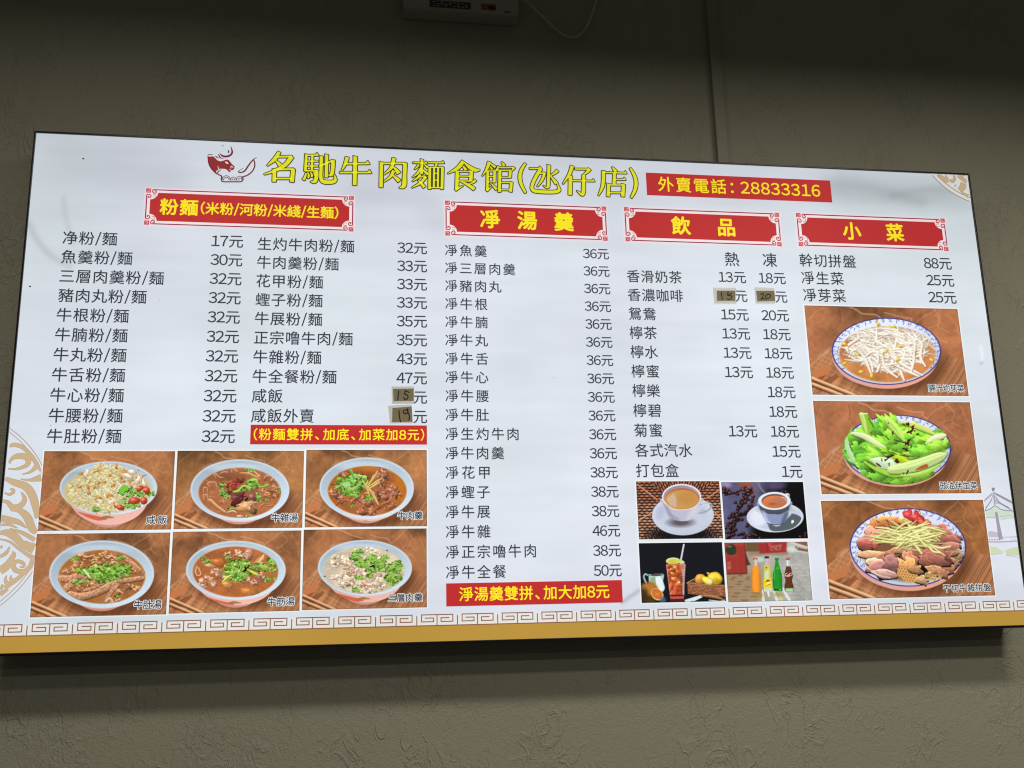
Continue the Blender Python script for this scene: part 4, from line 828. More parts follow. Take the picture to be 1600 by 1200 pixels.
# ------------------------------------------------------------------ the lightbox menu
sign = empty('menu_lightbox', (0, 0, ZB))
tag(sign, 'long backlit menu board with red headings and dish photographs on the wall', 'menu board')
ALU = plain('dark_aluminium', (.030, .029, .030), .38, .6); EDGE = plain('frame_edge', (.022, .02, .024), .3, .5, .5)
hw = BW/2
bm = bmesh.new(); box_bm(bm, -hw + .001, .008, .001, hw - .001, BD - .001, BH - .001)
mesh_obj('housing', bm, ALU, sign)
fr = bmesh.new(); e = .0042
box_bm(fr, -hw - e, -.004, -e, -hw, .02, BH + e, .0008); box_bm(fr, hw, -.004, -e, hw + e, .02, BH + e, .0008)
box_bm(fr, -hw, -.004, BH, hw, .02, BH + e, .0008); box_bm(fr, -hw, -.004, -.0062, hw, .02, 0, .0012)
mesh_obj('frame', fr, EDGE, sign)

# face print: pale ink-wash paper
def face_print():
    nx, nz = 480, 240
    xs = np.linspace(-hw, hw, nx); zs = np.linspace(0, BH, nz); X, Z = np.meshgrid(xs, zs)
    r = np.random.RandomState(4)
    def nz_(sx, sz, oc):
        out = 0; amp = 1; tot = 0
        for o in range(oc):
            gx = (X + 2)/sx; gz = (Z + 1)/sz; G = r.rand(int(gz.max()) + 3, int(gx.max()) + 3)
            ix = gx.astype(int); iz = gz.astype(int); fx = gx-ix; fz = gz-iz; fx = fx*fx*(3-2*fx); fz = fz*fz*(3-2*fz)
            out = out + amp*((1-fz)*((1-fx)*G[iz, ix] + fx*G[iz, ix+1]) + fz*((1-fx)*G[iz+1, ix] + fx*G[iz+1, ix+1])); tot += amp; amp *= .6; sx /= 2; sz /= 2
        return out/tot
    a = nz_(.50, .22, 4); b = nz_(.32, .035, 4); c = nz_(.36, .30, 3)
    col = np.array([.853, .882, .922])*np.ones(X.shape + (1,))
    col = col*(1 + .085*(a-.5) + .05*(b-.5))[..., None]
    t = np.clip((c-.5)*3, -1, 1)[..., None]; col = col + t*np.array([.008, -.006, .006])
    def wash(pts, w, amt, tint=(1, 1, 1)):
        P = catmull(pts, 8); d = np.full(X.shape, 9.)
        for i in range(len(P)-1):
            p0, p1 = P[i], P[i+1]; dd = p1-p0; l2 = dd @ dd + 1e-9; tt = np.clip(((X-p0[0])*dd[0] + (Z-p0[1])*dd[1])/l2, 0, 1)
            d = np.minimum(d, np.hypot(X-p0[0]-tt*dd[0], Z-p0[1]-tt*dd[1]))
        k = np.exp(-(d/w)**2)*amt*(.5 + .9*a); return col*(1 - k[..., None]*np.array(tint))
    col = wash([at(1290, 287), at(1340, 290), at(1385, 300), at(1440, 316)], .020, .065, (1, .95, .95)); col = wash([at(1300, 300), at(1400, 308), at(1490, 300)], .03, .08)
    col = wash([at(1320, 278), at(1400, 292), at(1500, 312)], .05, .06); col = wash([at(1395, 305), at(1440, 297), at(1495, 296)], .012, .05)
    col = wash([at(45, 350), at(58, 375), at(80, 400), at(108, 416)], .008, .085); col = wash([at(99, 310), at(104, 345), at(116, 380)], .006, .06); col = wash([at(120, 245), at(180, 250), at(260, 280)], .07, .05)
    col = wash([at(560, 300), at(640, 305), at(690, 340)], .05, .05, (.9, 1, .9)); col = wash([at(973, 941), at(985, 932), at(1000, 922)], .005, .15)
    col = wash([at(1532.5, 540), at(1534, 553), at(1535.5, 565)], .004, -.07); col = wash([at(1536, 566), at(1532, 568)], .003, .18)  # film bubble: its bright side and dark edge painted as tone, not relief
    co = np.zeros((nx*nz, 3), np.float32); co[:, 0] = X.ravel(); co[:, 2] = Z.ravel()
    i = np.arange(nx*nz).reshape(nz, nx); fq = np.stack([i[:-1, :-1], i[:-1, 1:], i[1:, 1:], i[1:, :-1]], -1).reshape(-1, 4)
    me = bpy.data.meshes.new('face_print'); me.vertices.add(nx*nz); me.vertices.foreach_set('co', co.ravel())
    me.loops.add(len(fq)*4); me.loops.foreach_set('vertex_index', fq.ravel().astype(np.int32)); me.polygons.add(len(fq)); me.polygons.foreach_set('loop_start', (np.arange(len(fq))*4).astype(np.int32))
    me.update(calc_edges=True); me.validate()
    ca = me.color_attributes.new('Col', 'FLOAT_COLOR', 'POINT'); q = np.ones((nx*nz, 4), np.float32); q[:, :3] = lin(np.clip(col, 0, 1)).reshape(-1, 3); ca.data.foreach_set('color', q.ravel())
    me.materials.append(PRINT); o = bpy.data.objects.new('face_print', me); C.objects.link(o); o.parent = sign
face_print()

INK = rgb(57, 60, 70); RED = rgb(192, 48, 50); YEL = rgb(255, 236, 38); WHITE = rgb(236, 240, 244); TAN = rgb(203, 178, 142); TAN2 = rgb(176, 140, 116); BRN = rgb(140, 94, 72); PINK = rgb(238, 214, 222); MAR = rgb(140, 32, 62)

# gold band, white line and key pattern along the lower edge
zg0, zg1 = 0.0, at(800, 975)[1]
mb = MB(); rect(mb, -hw, .0, hw, zg1, rgb(190, 150, 66), 2)
rect(mb, -hw, zg1, hw, zg1 + .0052, rgb(244, 240, 228), 2); mb.build('gold_band', sign)
pa, pb = at(41.5, 993.5), at(112.7, 992); P_ = pb[0]-pa[0]; zb = at(41.5, 993.6)[1]; zt = at(76, 974.8)[1]; Hk = zt - zb
mb = MB(); T = P_*.024
n0 = -int((pa[0] + hw)/P_) - 2; n1 = int((hw - pa[0])/P_) + 2
def seg(x0, z0, x1, z1):
    q = [max(-hw, min(hw, x)) for x in (x0, x1)]
    a, b = min(q), max(q)
    if x0 == x1:
        if abs(x0) < hw: rect(mb, x0 - T/2, min(z0, z1) - T/2, x0 + T/2, max(z0, z1) + T/2, BRN, 4)
    elif b - a > 1e-4: rect(mb, max(-hw, a - T/2), z0 - T/2, min(hw, b + T/2), z0 + T/2, BRN, 4)
for i in range(n0, n1):
    X0 = pa[0] + i*P_; X = lambda f: X0 + f*P_; Zf = lambda f: zb + f*Hk
    if X(.02) > hw or X(.98) < -hw: continue
    rect(mb, max(-hw, X(.02)), zb, min(hw, X(.98)), zb + Hk*.93, rgb(232, 230, 226), 3)
    seg(X(0), zb, X(0), Zf(.86)); seg(X(.496), zb, X(.496), zt); seg(X(.115), zt, X(.885), zt)
    seg(X(.115), zt, X(.115), Zf(.36)); seg(X(.115), Zf(.36), X(.41), Zf(.36)); seg(X(.41), Zf(.36), X(.41), Zf(.70)); seg(X(.41), Zf(.70), X(.21), Zf(.70))
    seg(X(.885), zt, X(.885), Zf(.36)); seg(X(.885), Zf(.36), X(.595), Zf(.36)); seg(X(.595), Zf(.36), X(.595), Zf(.70)); seg(X(.595), Zf(.70), X(.785), Zf(.70))
rect(mb, -hw, zb - T/2, hw, zb + T/2, BRN, 4.2)
mb.build('key_pattern', sign)

# round scroll ornaments: one cut by the left edge, one by the upper right corner
def zpt(z, ox, oy, s): return at(ox + z[0]/s, oy + z[1]/s)
def clip_box(mb, x0=-hw, x1=hw, z1=BH):
    for i, q in enumerate(mb.v): mb.v[i] = (min(max(q[0], x0), x1), q[1], min(q[2], z1))
def circle3(a, b, c):
    A = np.array([[b[0]-a[0], b[1]-a[1]], [c[0]-a[0], c[1]-a[1]]])*2
    r = np.array([b[0]**2-a[0]**2+b[1]**2-a[1]**2, c[0]**2-a[0]**2+c[1]**2-a[1]**2]); o = np.linalg.solve(A, r); return o, math.hypot(a[0]-o[0], a[1]-o[1])
mb = MB()
q = lambda x, y: zpt((x, y), 0, 660, 4)
o, r = circle3(q(65, 40), q(190, 155), q(100, 1060)); u = pxm(40, 800)
disk = [(o[0] + r*math.cos(a), o[1] + r*math.sin(a)) for a in np.linspace(-1.5, 1.5, 70)]
mb.poly([(max(-hw, x), z) for x, z in disk], rgb(220, 230, 238), 2)
for rr, wd in ((r, 1.1*u), (r - 5.2*u, 1.0*u)):
    mb.stroke([(o[0] + rr*math.cos(a), o[1] + rr*math.sin(a)) for a in np.linspace(-1.5, 1.5, 90)], wd, TAN2, 3)
def scroll(pts, ws, s=4, f=q, col=TAN, k=3.5, edge=True):
    P, W_ = catmull([f(*p) for p in pts], 7, [w_*u/s for w_ in ws])
    if edge: mb.stroke(P, W_ + 1.0*u, TAN2, k - .2)
    mb.stroke(P, W_, col, k)
scroll([(50, 290), (110, 290), (170, 265), (175, 225), (140, 210), (95, 215), (65, 240), (62, 258)], [4, 14, 26, 34, 36, 28, 14, 6])
scroll([(60, 150), (90, 140), (140, 155), (190, 200), (230, 260), (255, 305)], [14, 24, 22, 20, 22, 8]); scroll([(140, 325), (190, 310), (230, 275)], [3, 14, 30])
scroll([(35, 350), (90, 375), (160, 400), (200, 450), (225, 530), (232, 600)], [20, 36, 44, 46, 40, 20]); scroll([(130, 355), (190, 360), (260, 345)], [3, 16, 46])
scroll([(30, 440), (60, 450), (85, 435), (80, 420), (62, 418)], [5, 14, 18, 14, 5]); scroll([(15, 490), (50, 500), (80, 530), (130, 520), (155, 480), (135, 435)], [14, 22, 30, 32, 26, 4])
scroll([(65, 550), (120, 550), (170, 590), (200, 660), (230, 690)], [4, 28, 44, 44, 24]); scroll([(5, 600), (60, 610), (120, 625), (165, 660)], [40, 36, 26, 3]); scroll([(8, 640), (60, 640), (110, 660)], [10, 12, 3])
scroll([(0, 690), (50, 690), (100, 720), (140, 760), (215, 790)], [18, 40, 44, 40, 60]); scroll([(60, 665), (140, 690), (220, 735)], [8, 20, 24]); scroll([(160, 740), (185, 755), (210, 760)], [3, 8, 10])
scroll([(0, 730), (60, 745), (120, 790), (180, 830), (215, 850)], [6, 10, 14, 20, 26]); scroll([(0, 780), (18, 775)], [10, 14]); scroll([(0, 840), (40, 815), (62, 775)], [16, 20, 3]); scroll([(0, 930), (50, 890), (85, 830), (80, 805)], [50, 44, 26, 3])
scroll([(205, 850), (190, 900), (150, 930), (100, 925), (85, 890), (110, 868), (145, 880), (150, 900), (125, 905)], [20, 26, 24, 26, 24, 20, 18, 12, 5])
scroll([(30, 1035), (60, 1010), (100, 985), (160, 935)], [24, 30, 24, 18]); scroll([(45, 1010), (35, 985), (42, 955)], [20, 16, 3]); scroll([(80, 990), (68, 975), (72, 955)], [18, 14, 3]); scroll([(0, 1045), (12, 1030), (15, 1010)], [18, 14, 3]); scroll([(0, 1075), (50, 1040)], [26, 16])
clip_box(mb); mb.build('scroll_roundel', sign)
mb = MB(); q2 = lambda x, y: zpt((x, y), 1440, 265, 10)
o, r = circle3(q2(155, 80), q2(400, 310), q2(750, 500)); u = pxm(1480, 300)
aa = np.linspace(0, 2*math.pi, 160)
mb.poly([(min(hw, o[0] + r*math.cos(a)), min(BH, o[1] + r*math.sin(a))) for a in aa], rgb(222, 228, 228), 2)
for rr, wd in ((r, 1.3*u), (r - 6.2*u, 1.3*u)):
    P = [(o[0] + rr*math.cos(a), o[1] + rr*math.sin(a)) for a in aa]; P = [p for p in P if p[0] < hw and p[1] < BH]
    j = max(range(len(P)), key=lambda i: math.hypot(P[i][0]-P[i-1][0], P[i][1]-P[i-1][1])); mb.stroke(P[j:] + P[:j], wd, TAN2, 3)
sc2 = lambda pts, ws: scroll(pts, ws, 10, q2)
sc2([(250, 80), (330, 140), (400, 200)], [30, 60, 50]); sc2([(370, 90), (390, 140), (395, 200)], [14, 40, 50]); sc2([(500, 90), (510, 150), (480, 190), (445, 175), (460, 150)], [20, 40, 34, 22, 8]); sc2([(560, 90), (640, 150), (700, 200)], [40, 60, 40]); sc2([(520, 270), (530, 235)], [24, 3])
sc2([(650, 210), (640, 270), (590, 330)], [80, 90, 70]); sc2([(600, 330), (660, 380), (730, 420)], [10, 30, 50]); sc2([(560, 90), (620, 95), (690, 88)], [16, 16, 10])
clip_box(mb); mb.build('scroll_corner', sign)

# faint ink pavilion by the right edge
mb = MB(); q3 = lambda x, y: zpt((x, y), 1520, 740, 7.5); u3 = pxm(1560, 820)/7.5
GR = rgb(140, 142, 152); GR2 = rgb(176, 170, 184); GRN = rgb(196, 212, 186)
def ps(pts, w_, col, k): mb.stroke(catmull([q3(*p) for p in pts], 5), w_*u3, col, k)
mb.poly([q3(*p) for p in ((135, 460), (260, 395), (470, 440), (480, 500), (330, 530), (150, 515))], rgb(206, 220, 205), 2)
mb.poly([q3(*p) for p in ((190, 850), (270, 860), (350, 910), (330, 940), (205, 950))], rgb(205, 220, 180), 2); mb.poly([q3(*p) for p in ((380, 900), (450, 870), (530, 860), (540, 960), (390, 960))], rgb(200, 215, 180), 2)
mb.poly([q3(*p) for p in ((165, 690), (200, 670), (290, 690), (300, 745), (170, 745))], rgb(196, 190, 200), 2)
mb.poly([q3(*p) for p in ((255, 450), (285, 450), (350, 770), (300, 770))], rgb(164, 158, 172), 3)
mb.poly([q3(*p) for p in ((230, 215), (255, 215), (265, 370), (245, 370))], GR2, 3); mb.poly([q3(*p) for p in ((215, 165), (258, 165), (250, 205), (225, 205))], GR, 3)
mb.poly([q3(*p) for p in ((228, 220), (135, 300), (128, 335), (225, 250))], GR2, 3); mb.poly([q3(*p) for p in ((258, 220), (450, 320), (460, 355), (265, 250))], rgb(150, 150, 162), 3)
for i in range(6): ps([(232 - 3*i, 250 + 12*i), (205 - 8*i, 330 + 10*i), (150 - 2*i, 395 + 8*i)], 6, GR, 4)
for i in range(6): ps([(262, 262 + 16*i), (320 + 14*i, 350 + 6*i), (400 + 12*i, 400 + 8*i if i < 4 else 435)], 6, GR, 4)
ps([(135, 440), (200, 415), (262, 380), (340, 425), (470, 440)], 10, GR, 4); ps([(150, 515), (260, 515)], 7, rgb(170, 186, 168), 4); ps([(320, 505), (400, 495), (480, 500)], 7, rgb(170, 186, 168), 4); ps([(330, 540), (400, 525), (480, 515)], 6, rgb(170, 186, 168), 4)
ps([(180, 800), (350, 800), (520, 790)], 14, GR2, 4); ps([(340, 745), (520, 740)], 5, GR, 4)
for i in range(5): mb.poly([q3(*p) for p in ((185+30*i, 770), (200+30*i, 765), (200+30*i, 780), (185+30*i, 783))], GR, 4)
for x in (345, 440, 465, 490, 512): ps([(x, 745), (x+8, 790)], 5, GR2, 4)
ps([(205, 950), (330, 935), (360, 905)], 4, GR2, 4); ps([(390, 960), (480, 970), (545, 985)], 5, GR2, 4)
clip_box(mb); mb.build('pavilion_drawing', sign)

# shop title, brushed Ming-style characters drawn stroke by stroke
mb = MB(); ut = pxm(700, 275)
def T_(pts, ws, ox, oy, s, curve=False, cap=0):
    pp = [zpt(p, ox, oy, s) for p in pts]; uu = pxm(ox + pts[0][0]/s, oy + pts[0][1]/s)/s
    ws = [ws]*len(pts) if np.isscalar(ws) else ws; ww = [w_*uu*1.06 for w_ in ws]
    if curve and len(pp) > 2: pp, ww = catmull(pp, 6, ww)
    mb.stroke(pp, list(ww), YEL_T, 8, cap)
YEL_T = rgb(232, 232, 42)
def strokes(data, ox, oy, s):
    for d in data:
        kind, pts, ws = d
        if kind == 'h':                 # thin level stroke ending in a triangular lip
            T_(pts, ws, ox, oy, s); x, y = pts[-1]; g = ws*1.9
            mb.poly([zpt(p, ox, oy, s) for p in ((x + g*.55, y + ws*.5), (x - g*1.2, y + ws*.5), (x - g*.15, y - g))], YEL_T, 8.1)
        elif kind == 'l': T_(pts, ws, ox, oy, s)
        elif kind == 'v':               # heavy upright, slanted head
            T_(pts, ws, ox, oy, s); x, y = pts[0]; wv = ws if np.isscalar(ws) else ws[0]
            mb.poly([zpt(p, ox, oy, s) for p in ((x - wv*.72, y - wv*.25), (x + wv*.6, y + wv*.15), (x + wv*.5, y + wv*.6), (x - wv*.5, y + wv*.5))], YEL_T, 8.1)
        else: T_(pts, ws, ox, oy, s, True)
A = (400, 225, 5.3333)
strokes([('p', [(195, 70), (155, 130), (95, 183)], [22, 26, 7]), ('l', [(185, 110), (300, 107)], 14), ('p', [(300, 108), (240, 180), (150, 228), (70, 256)], [32, 28, 18, 8]), ('p', [(165, 142), (185, 160), (205, 182)], [8, 20, 30]),
  ('v', [(155, 215), (152, 318)], 26), ('l', [(150, 217), (315, 212)], 14), ('v', [(310, 212), (300, 320)], 28), ('l', [(155, 291), (300, 291)], 13)], *A)
strokes([('v', [(420, 90), (412, 230)], 19), ('h', [(420, 98), (512, 96)], 11), ('l', [(470, 97), (466, 218)], 17), ('l', [(420, 146), (520, 146)], 10), ('l', [(420, 187), (518, 187)], 10), ('l', [(412, 227), (505, 225)], 11), ('p', [(507, 222), (505, 270), (490, 315), (455, 318)], [22, 26, 26, 6]),
  ('p', [(418, 245), (410, 275), (396, 302)], [10, 16, 20]), ('p', [(432, 240), (440, 265), (436, 288)], [7, 15, 12]), ('p', [(455, 238), (466, 260), (464, 280)], [7, 15, 12]), ('p', [(478, 232), (490, 250), (490, 268)], [7, 14, 11]),
  ('p', [(545, 105), (543, 200), (542, 290), (570, 319), (640, 319), (662, 300), (655, 258)], [24, 22, 24, 28, 26, 20, 5]), ('l', [(528, 190), (640, 140)], 13), ('p', [(642, 138), (640, 200), (630, 258), (603, 262)], [28, 26, 24, 6]), ('v', [(590, 92), (586, 282)], 22)], *A)
strokes([('p', [(760, 112), (745, 165), (714, 226)], [26, 22, 6]), ('h', [(740, 168), (935, 166)], 13), ('h', [(698, 241), (950, 241)], 13), ('v', [(828, 108), (822, 346)], 27)], *A)
strokes([('v', [(1045, 155), (1042, 364)], 25), ('l', [(1045, 165), (1240, 165)], 13), ('p', [(1242, 162), (1238, 260), (1232, 350), (1195, 368)], [28, 26, 30, 6]), ('p', [(1150, 120), (1128, 200), (1066, 256)], [26, 22, 7]), ('p', [(1138, 190), (1165, 215), (1190, 248)], [8, 20, 32]), ('p', [(1148, 225), (1120, 275), (1066, 316)], [24, 18, 7]), ('p', [(1138, 262), (1165, 285), (1195, 312)], [8, 20, 30])], *A)
A = (630, 235, 8)
strokes([('h', [(120, 158), (290, 164)], 13), ('v', [(235, 118), (230, 300)], 30), ('p', [(195, 182), (170, 215), (140, 240)], [22, 16, 5]), ('p', [(262, 178), (285, 198), (308, 222)], [8, 20, 28]), ('p', [(222, 225), (180, 290), (115, 340)], [22, 22, 6]), ('p', [(238, 240), (270, 270), (308, 305)], [8, 24, 32]),
  ('p', [(215, 305), (175, 350), (115, 392)], [26, 20, 6]), ('l', [(195, 335), (285, 335)], 13), ('p', [(285, 335), (215, 410), (110, 470)], [28, 26, 7]), ('p', [(185, 375), (220, 410), (265, 465)], [8, 24, 36]),
  ('h', [(310, 158), (500, 160)], 14), ('p', [(420, 172), (410, 190), (398, 212)], [26, 22, 12]), ('v', [(332, 215), (328, 488)], 28), ('l', [(332, 216), (495, 218)], 13), ('v', [(490, 212), (484, 488)], 30), ('l', [(386, 218), (382, 466)], 22), ('l', [(436, 218), (432, 466)], 22), ('l', [(386, 290), (436, 291)], 11), ('l', [(386, 376), (436, 377)], 11), ('l', [(328, 469), (484, 470)], 13)], *A)
strokes([('p', [(750, 140), (680, 225), (558, 294)], [40, 38, 7]), ('p', [(755, 150), (830, 215), (900, 250), (955, 250)], [12, 40, 40, 12]), ('p', [(742, 200), (762, 220), (785, 250)], [10, 24, 34]), ('l', [(665, 266), (855, 268)], 13), ('v', [(675, 262), (668, 490)], 36), ('v', [(852, 262), (842, 390)], 38), ('l', [(675, 325), (848, 328)], 13), ('l', [(675, 386), (848, 388)], 13),
  ('p', [(650, 498), (690, 475), (745, 448)], [30, 22, 6]), ('p', [(725, 395), (800, 430), (890, 488)], [10, 30, 40]), ('p', [(905, 375), (870, 405), (815, 428)], [30, 20, 6])], *A)
strokes([('p', [(1075, 148), (1045, 235), (988, 322)], [36, 28, 6]), ('p', [(1078, 162), (1110, 185), (1152, 215)], [8, 20, 30]), ('p', [(1085, 205), (1098, 222), (1110, 245)], [8, 18, 22]), ('v', [(1055, 262), (1050, 505)], 27), ('l', [(1055, 262), (1142, 262)], 12), ('v', [(1142, 258), (1138, 405)], 27), ('l', [(1055, 330), (1138, 330)], 10), ('l', [(1055, 398), (1138, 398)], 11), ('p', [(1040, 508), (1065, 490), (1105, 455)], [26, 18, 5]), ('p', [(1090, 415), (1125, 445), (1165, 492)], [8, 20, 32]),
  ('p', [(1228, 152), (1245, 170), (1262, 198)], [10, 22, 32]), ('p', [(1185, 200), (1178, 230), (1160, 262)], [10, 20, 28]), ('l', [(1175, 216), (1380, 216)], 13), ('p', [(1382, 216), (1370, 240), (1350, 262)], [32, 22, 5]), ('v', [(1208, 248), (1200, 525)], 32), ('l', [(1205, 257), (1340, 258)], 12), ('v', [(1338, 256), (1332, 345)], 30), ('l', [(1205, 341), (1332, 342)], 12), ('l', [(1205, 407), (1358, 408)], 12), ('v', [(1350, 402), (1342, 522)], 31), ('l', [(1205, 497), (1345, 498)], 12)], *A)
strokes([('p', [(1525, 168), (1475, 250), (1457, 335), (1475, 430), (1528, 535)], [22, 32, 36, 34, 22])], *A)
A = (800, 240, 7.619)
strokes([('h', [(205, 182), (335, 182)], 15), ('p', [(345, 180), (280, 285), (238, 385), (250, 440), (330, 457), (480, 462), (550, 448), (558, 420), (535, 352)], [34, 34, 32, 36, 36, 34, 34, 26, 5]), ('v', [(438, 142), (430, 385)], 32), ('p', [(430, 380), (425, 405), (400, 405), (370, 385)], [32, 26, 12, 5]), ('l', [(328, 238), (390, 236)], 15), ('p', [(388, 232), (355, 320), (300, 396)], [28, 24, 9]), ('p', [(542, 205), (500, 240), (455, 268)], [32, 22, 7]), ('p', [(455, 268), (490, 310), (530, 362)], [9, 26, 36])], *A)
strokes([('p', [(715, 152), (680, 250), (604, 364)], [38, 30, 8]), ('v', [(694, 268), (690, 496)], 38), ('l', [(748, 188), (920, 190)], 15), ('p', [(922, 188), (890, 225), (840, 262)], [38, 26, 7]), ('p', [(852, 258), (850, 360), (848, 450), (832, 492), (770, 446)], [34, 36, 38, 30, 7]), ('h', [(715, 326), (970, 331)], 14)], *A)
strokes([('p', [(1190, 165), (1212, 190), (1236, 222)], [12, 26, 36]), ('h', [(1068, 228), (1352, 236)], 14), ('p', [(1085, 210), (1086, 320), (1070, 410), (1028, 502)], [34, 36, 30, 9]), ('v', [(1218, 232), (1212, 370)], 33), ('h', [(1215, 312), (1340, 313)], 14), ('v', [(1148, 365), (1142, 514)], 34), ('l', [(1145, 377), (1322, 379)], 14), ('v', [(1326, 370), (1316, 515)], 36), ('l', [(1145, 470), (1315, 472)], 14)], *A)
strokes([('p', [(1405, 178), (1452, 260), (1474, 345), (1462, 435), (1416, 530)], [20, 32, 35, 33, 20])], *A)
front = (list(mb.v), list(mb.f), list(mb.c)); ob = MB(); ob.v, ob.f, ob.c = list(front[0]), list(front[1]), list(front[2])
ttl = mb.build('shop_title', sign)
nb = len(ob.v); nf = len(ob.f); ob.grow(1.38*ut, rgb(56, 52, 24), 6, 12); g = MB(); g.v = ob.v[nb:]; g.c = ob.c[nb:]; g.f = [tuple(i - nb for i in t) for t in ob.f[nf:]]
g.build('title_outline', ttl)

# bull-and-bowl emblem
mb = MB(); e4 = lambda x, y: zpt((x, y), 315, 220, 16); ue = pxm(360, 255)/16
DK = rgb(112, 30, 52); BUL = rgb(146, 44, 46)
def es(pts, ws, col, k):
    ws = [ws]*len(pts) if np.isscalar(ws) else ws; P, W_ = catmull([e4(*p) for p in pts], 7, [w_*ue for w_ in ws]); mb.stroke(P, W_, col, k, .3)
halo = rgb(236, 214, 222)
mb.poly([e4(*p) for p in ((155, 365), (180, 405), (300, 400), (345, 445), (400, 500), (470, 525), (540, 510), (640, 475), (690, 500), (760, 590), (830, 650), (825, 700), (790, 740), (740, 745), (715, 792), (690, 795), (650, 745), (590, 712), (480, 708), (440, 722), (405, 770), (385, 835), (300, 760), (230, 680), (180, 560), (155, 440))], BUL, 8)
es([(160, 358), (270, 358)], 18, DK, 9); es([(180, 385), (270, 385)], 18, halo, 9)
es([(455, 318), (520, 385), (620, 403), (720, 370), (768, 300), (755, 220), (730, 135)], [10, 42, 50, 46, 42, 28, 6], rgb(120, 34, 58), 8)
es([(425, 355), (470, 430), (560, 462)], [26, 26, 8], rgb(96, 34, 40), 9); es([(408, 360), (450, 440), (540, 478)], 12, halo, 9.5); es([(355, 395), (390, 425), (450, 450)], [26, 24, 8], rgb(90, 30, 34), 8.5); es([(335, 400), (400, 478), (490, 512)], 16, halo, 9)
es([(660, 240), (680, 280), (668, 322)], [10, 32, 10], rgb(72, 62, 70), 8); es([(510, 115), (550, 140)], 14, rgb(70, 62, 70), 8)
es([(595, 540), (632, 560), (668, 582)], [14, 46, 14], rgb(236, 232, 234), 9.5)
es([(740, 700), (735, 665), (760, 650), (800, 690)], [14, 20, 20, 10], halo, 9.5); es([(700, 725), (725, 748)], 16, halo, 9.5); es([(410, 640), (425, 700), (445, 720)], [8, 20, 8], halo, 9); es([(375, 795), (400, 760), (440, 728)], [26, 26, 10], halo, 9); es([(405, 810), (430, 770), (500, 730)], [26, 24, 8], DK, 8)
es([(160, 400), (180, 560), (240, 690), (340, 800), (420, 850), (500, 895), (500, 985), (540, 1032), (700, 1035), (970, 1032), (1018, 1000), (1022, 920), (1150, 870), (1270, 770), (1330, 640), (1320, 520), (1280, 488)], [20, 24, 26, 28, 28, 32, 30, 28, 28, 28, 28, 30, 30, 30, 30, 28, 18], DK, 8)
es([(1390, 420), (1290, 485), (1180, 620), (1090, 750), (1000, 800), (925, 790), (960, 745), (1030, 705), (1035, 685)], [6, 26, 34, 36, 30, 26, 14, 14, 8], DK, 8)
for c_, r_, y0 in ((620, 110, 1010), (620, 75, 1010), (800, 80, 1010), (800, 40, 1010), (960, 100, 1010), (975, 60, 1010)):
    es([(c_ + r_*math.cos(a), y0 - r_*1.15*math.sin(a)) for a in np.linspace(.15, math.pi-.15, 6)], 16, DK, 8.5)
o = mb.build('bull_emblem', sign)

# red note strips
def strip(name, corners, s, xl, xr, em_px, bold=.020):
    c = [at(*p) for p in corners]; x0 = (c[0][0]+c[3][0])/2; x1 = (c[1][0]+c[2][0])/2; z1 = (c[0][1]+c[1][1])/2; z0 = (c[2][1]+c[3][1])/2
    mb = MB(); rect(mb, x0, z0, x1, z1, RED, 5); o = mb.build(name, sign)
    t = MB(); ym = sum(p[1] for p in corners)/4; em = em_px*pxm(sum(p[0] for p in corners)/4, ym)
    text(t, s, at(xl, ym)[0], at(xr, ym)[0], (z0+z1)/2, em, YEL, 7, bold); t.build('lettering', o); return o
strip('phone_strip', [(1009, 270.5), (1296, 282), (1300.5, 316), (1010.5, 306)], '外賣電話：28833316', 1028.5, 1280, 24.2, .012)
strip('note_strip', [(391.7, 664.5), (667, 664.3), (667, 694), (391, 695.3)], '(粉麵雙拼、加底、加菜加8元)', 396.7, 662.5, 19.4, .014)
strip('note_strip', [(697, 912), (971.7, 906), (972.5, 941), (697.3, 948)], '淨湯羹雙拼、加大加8元', 717.5, 951.5, 23.4, .014)

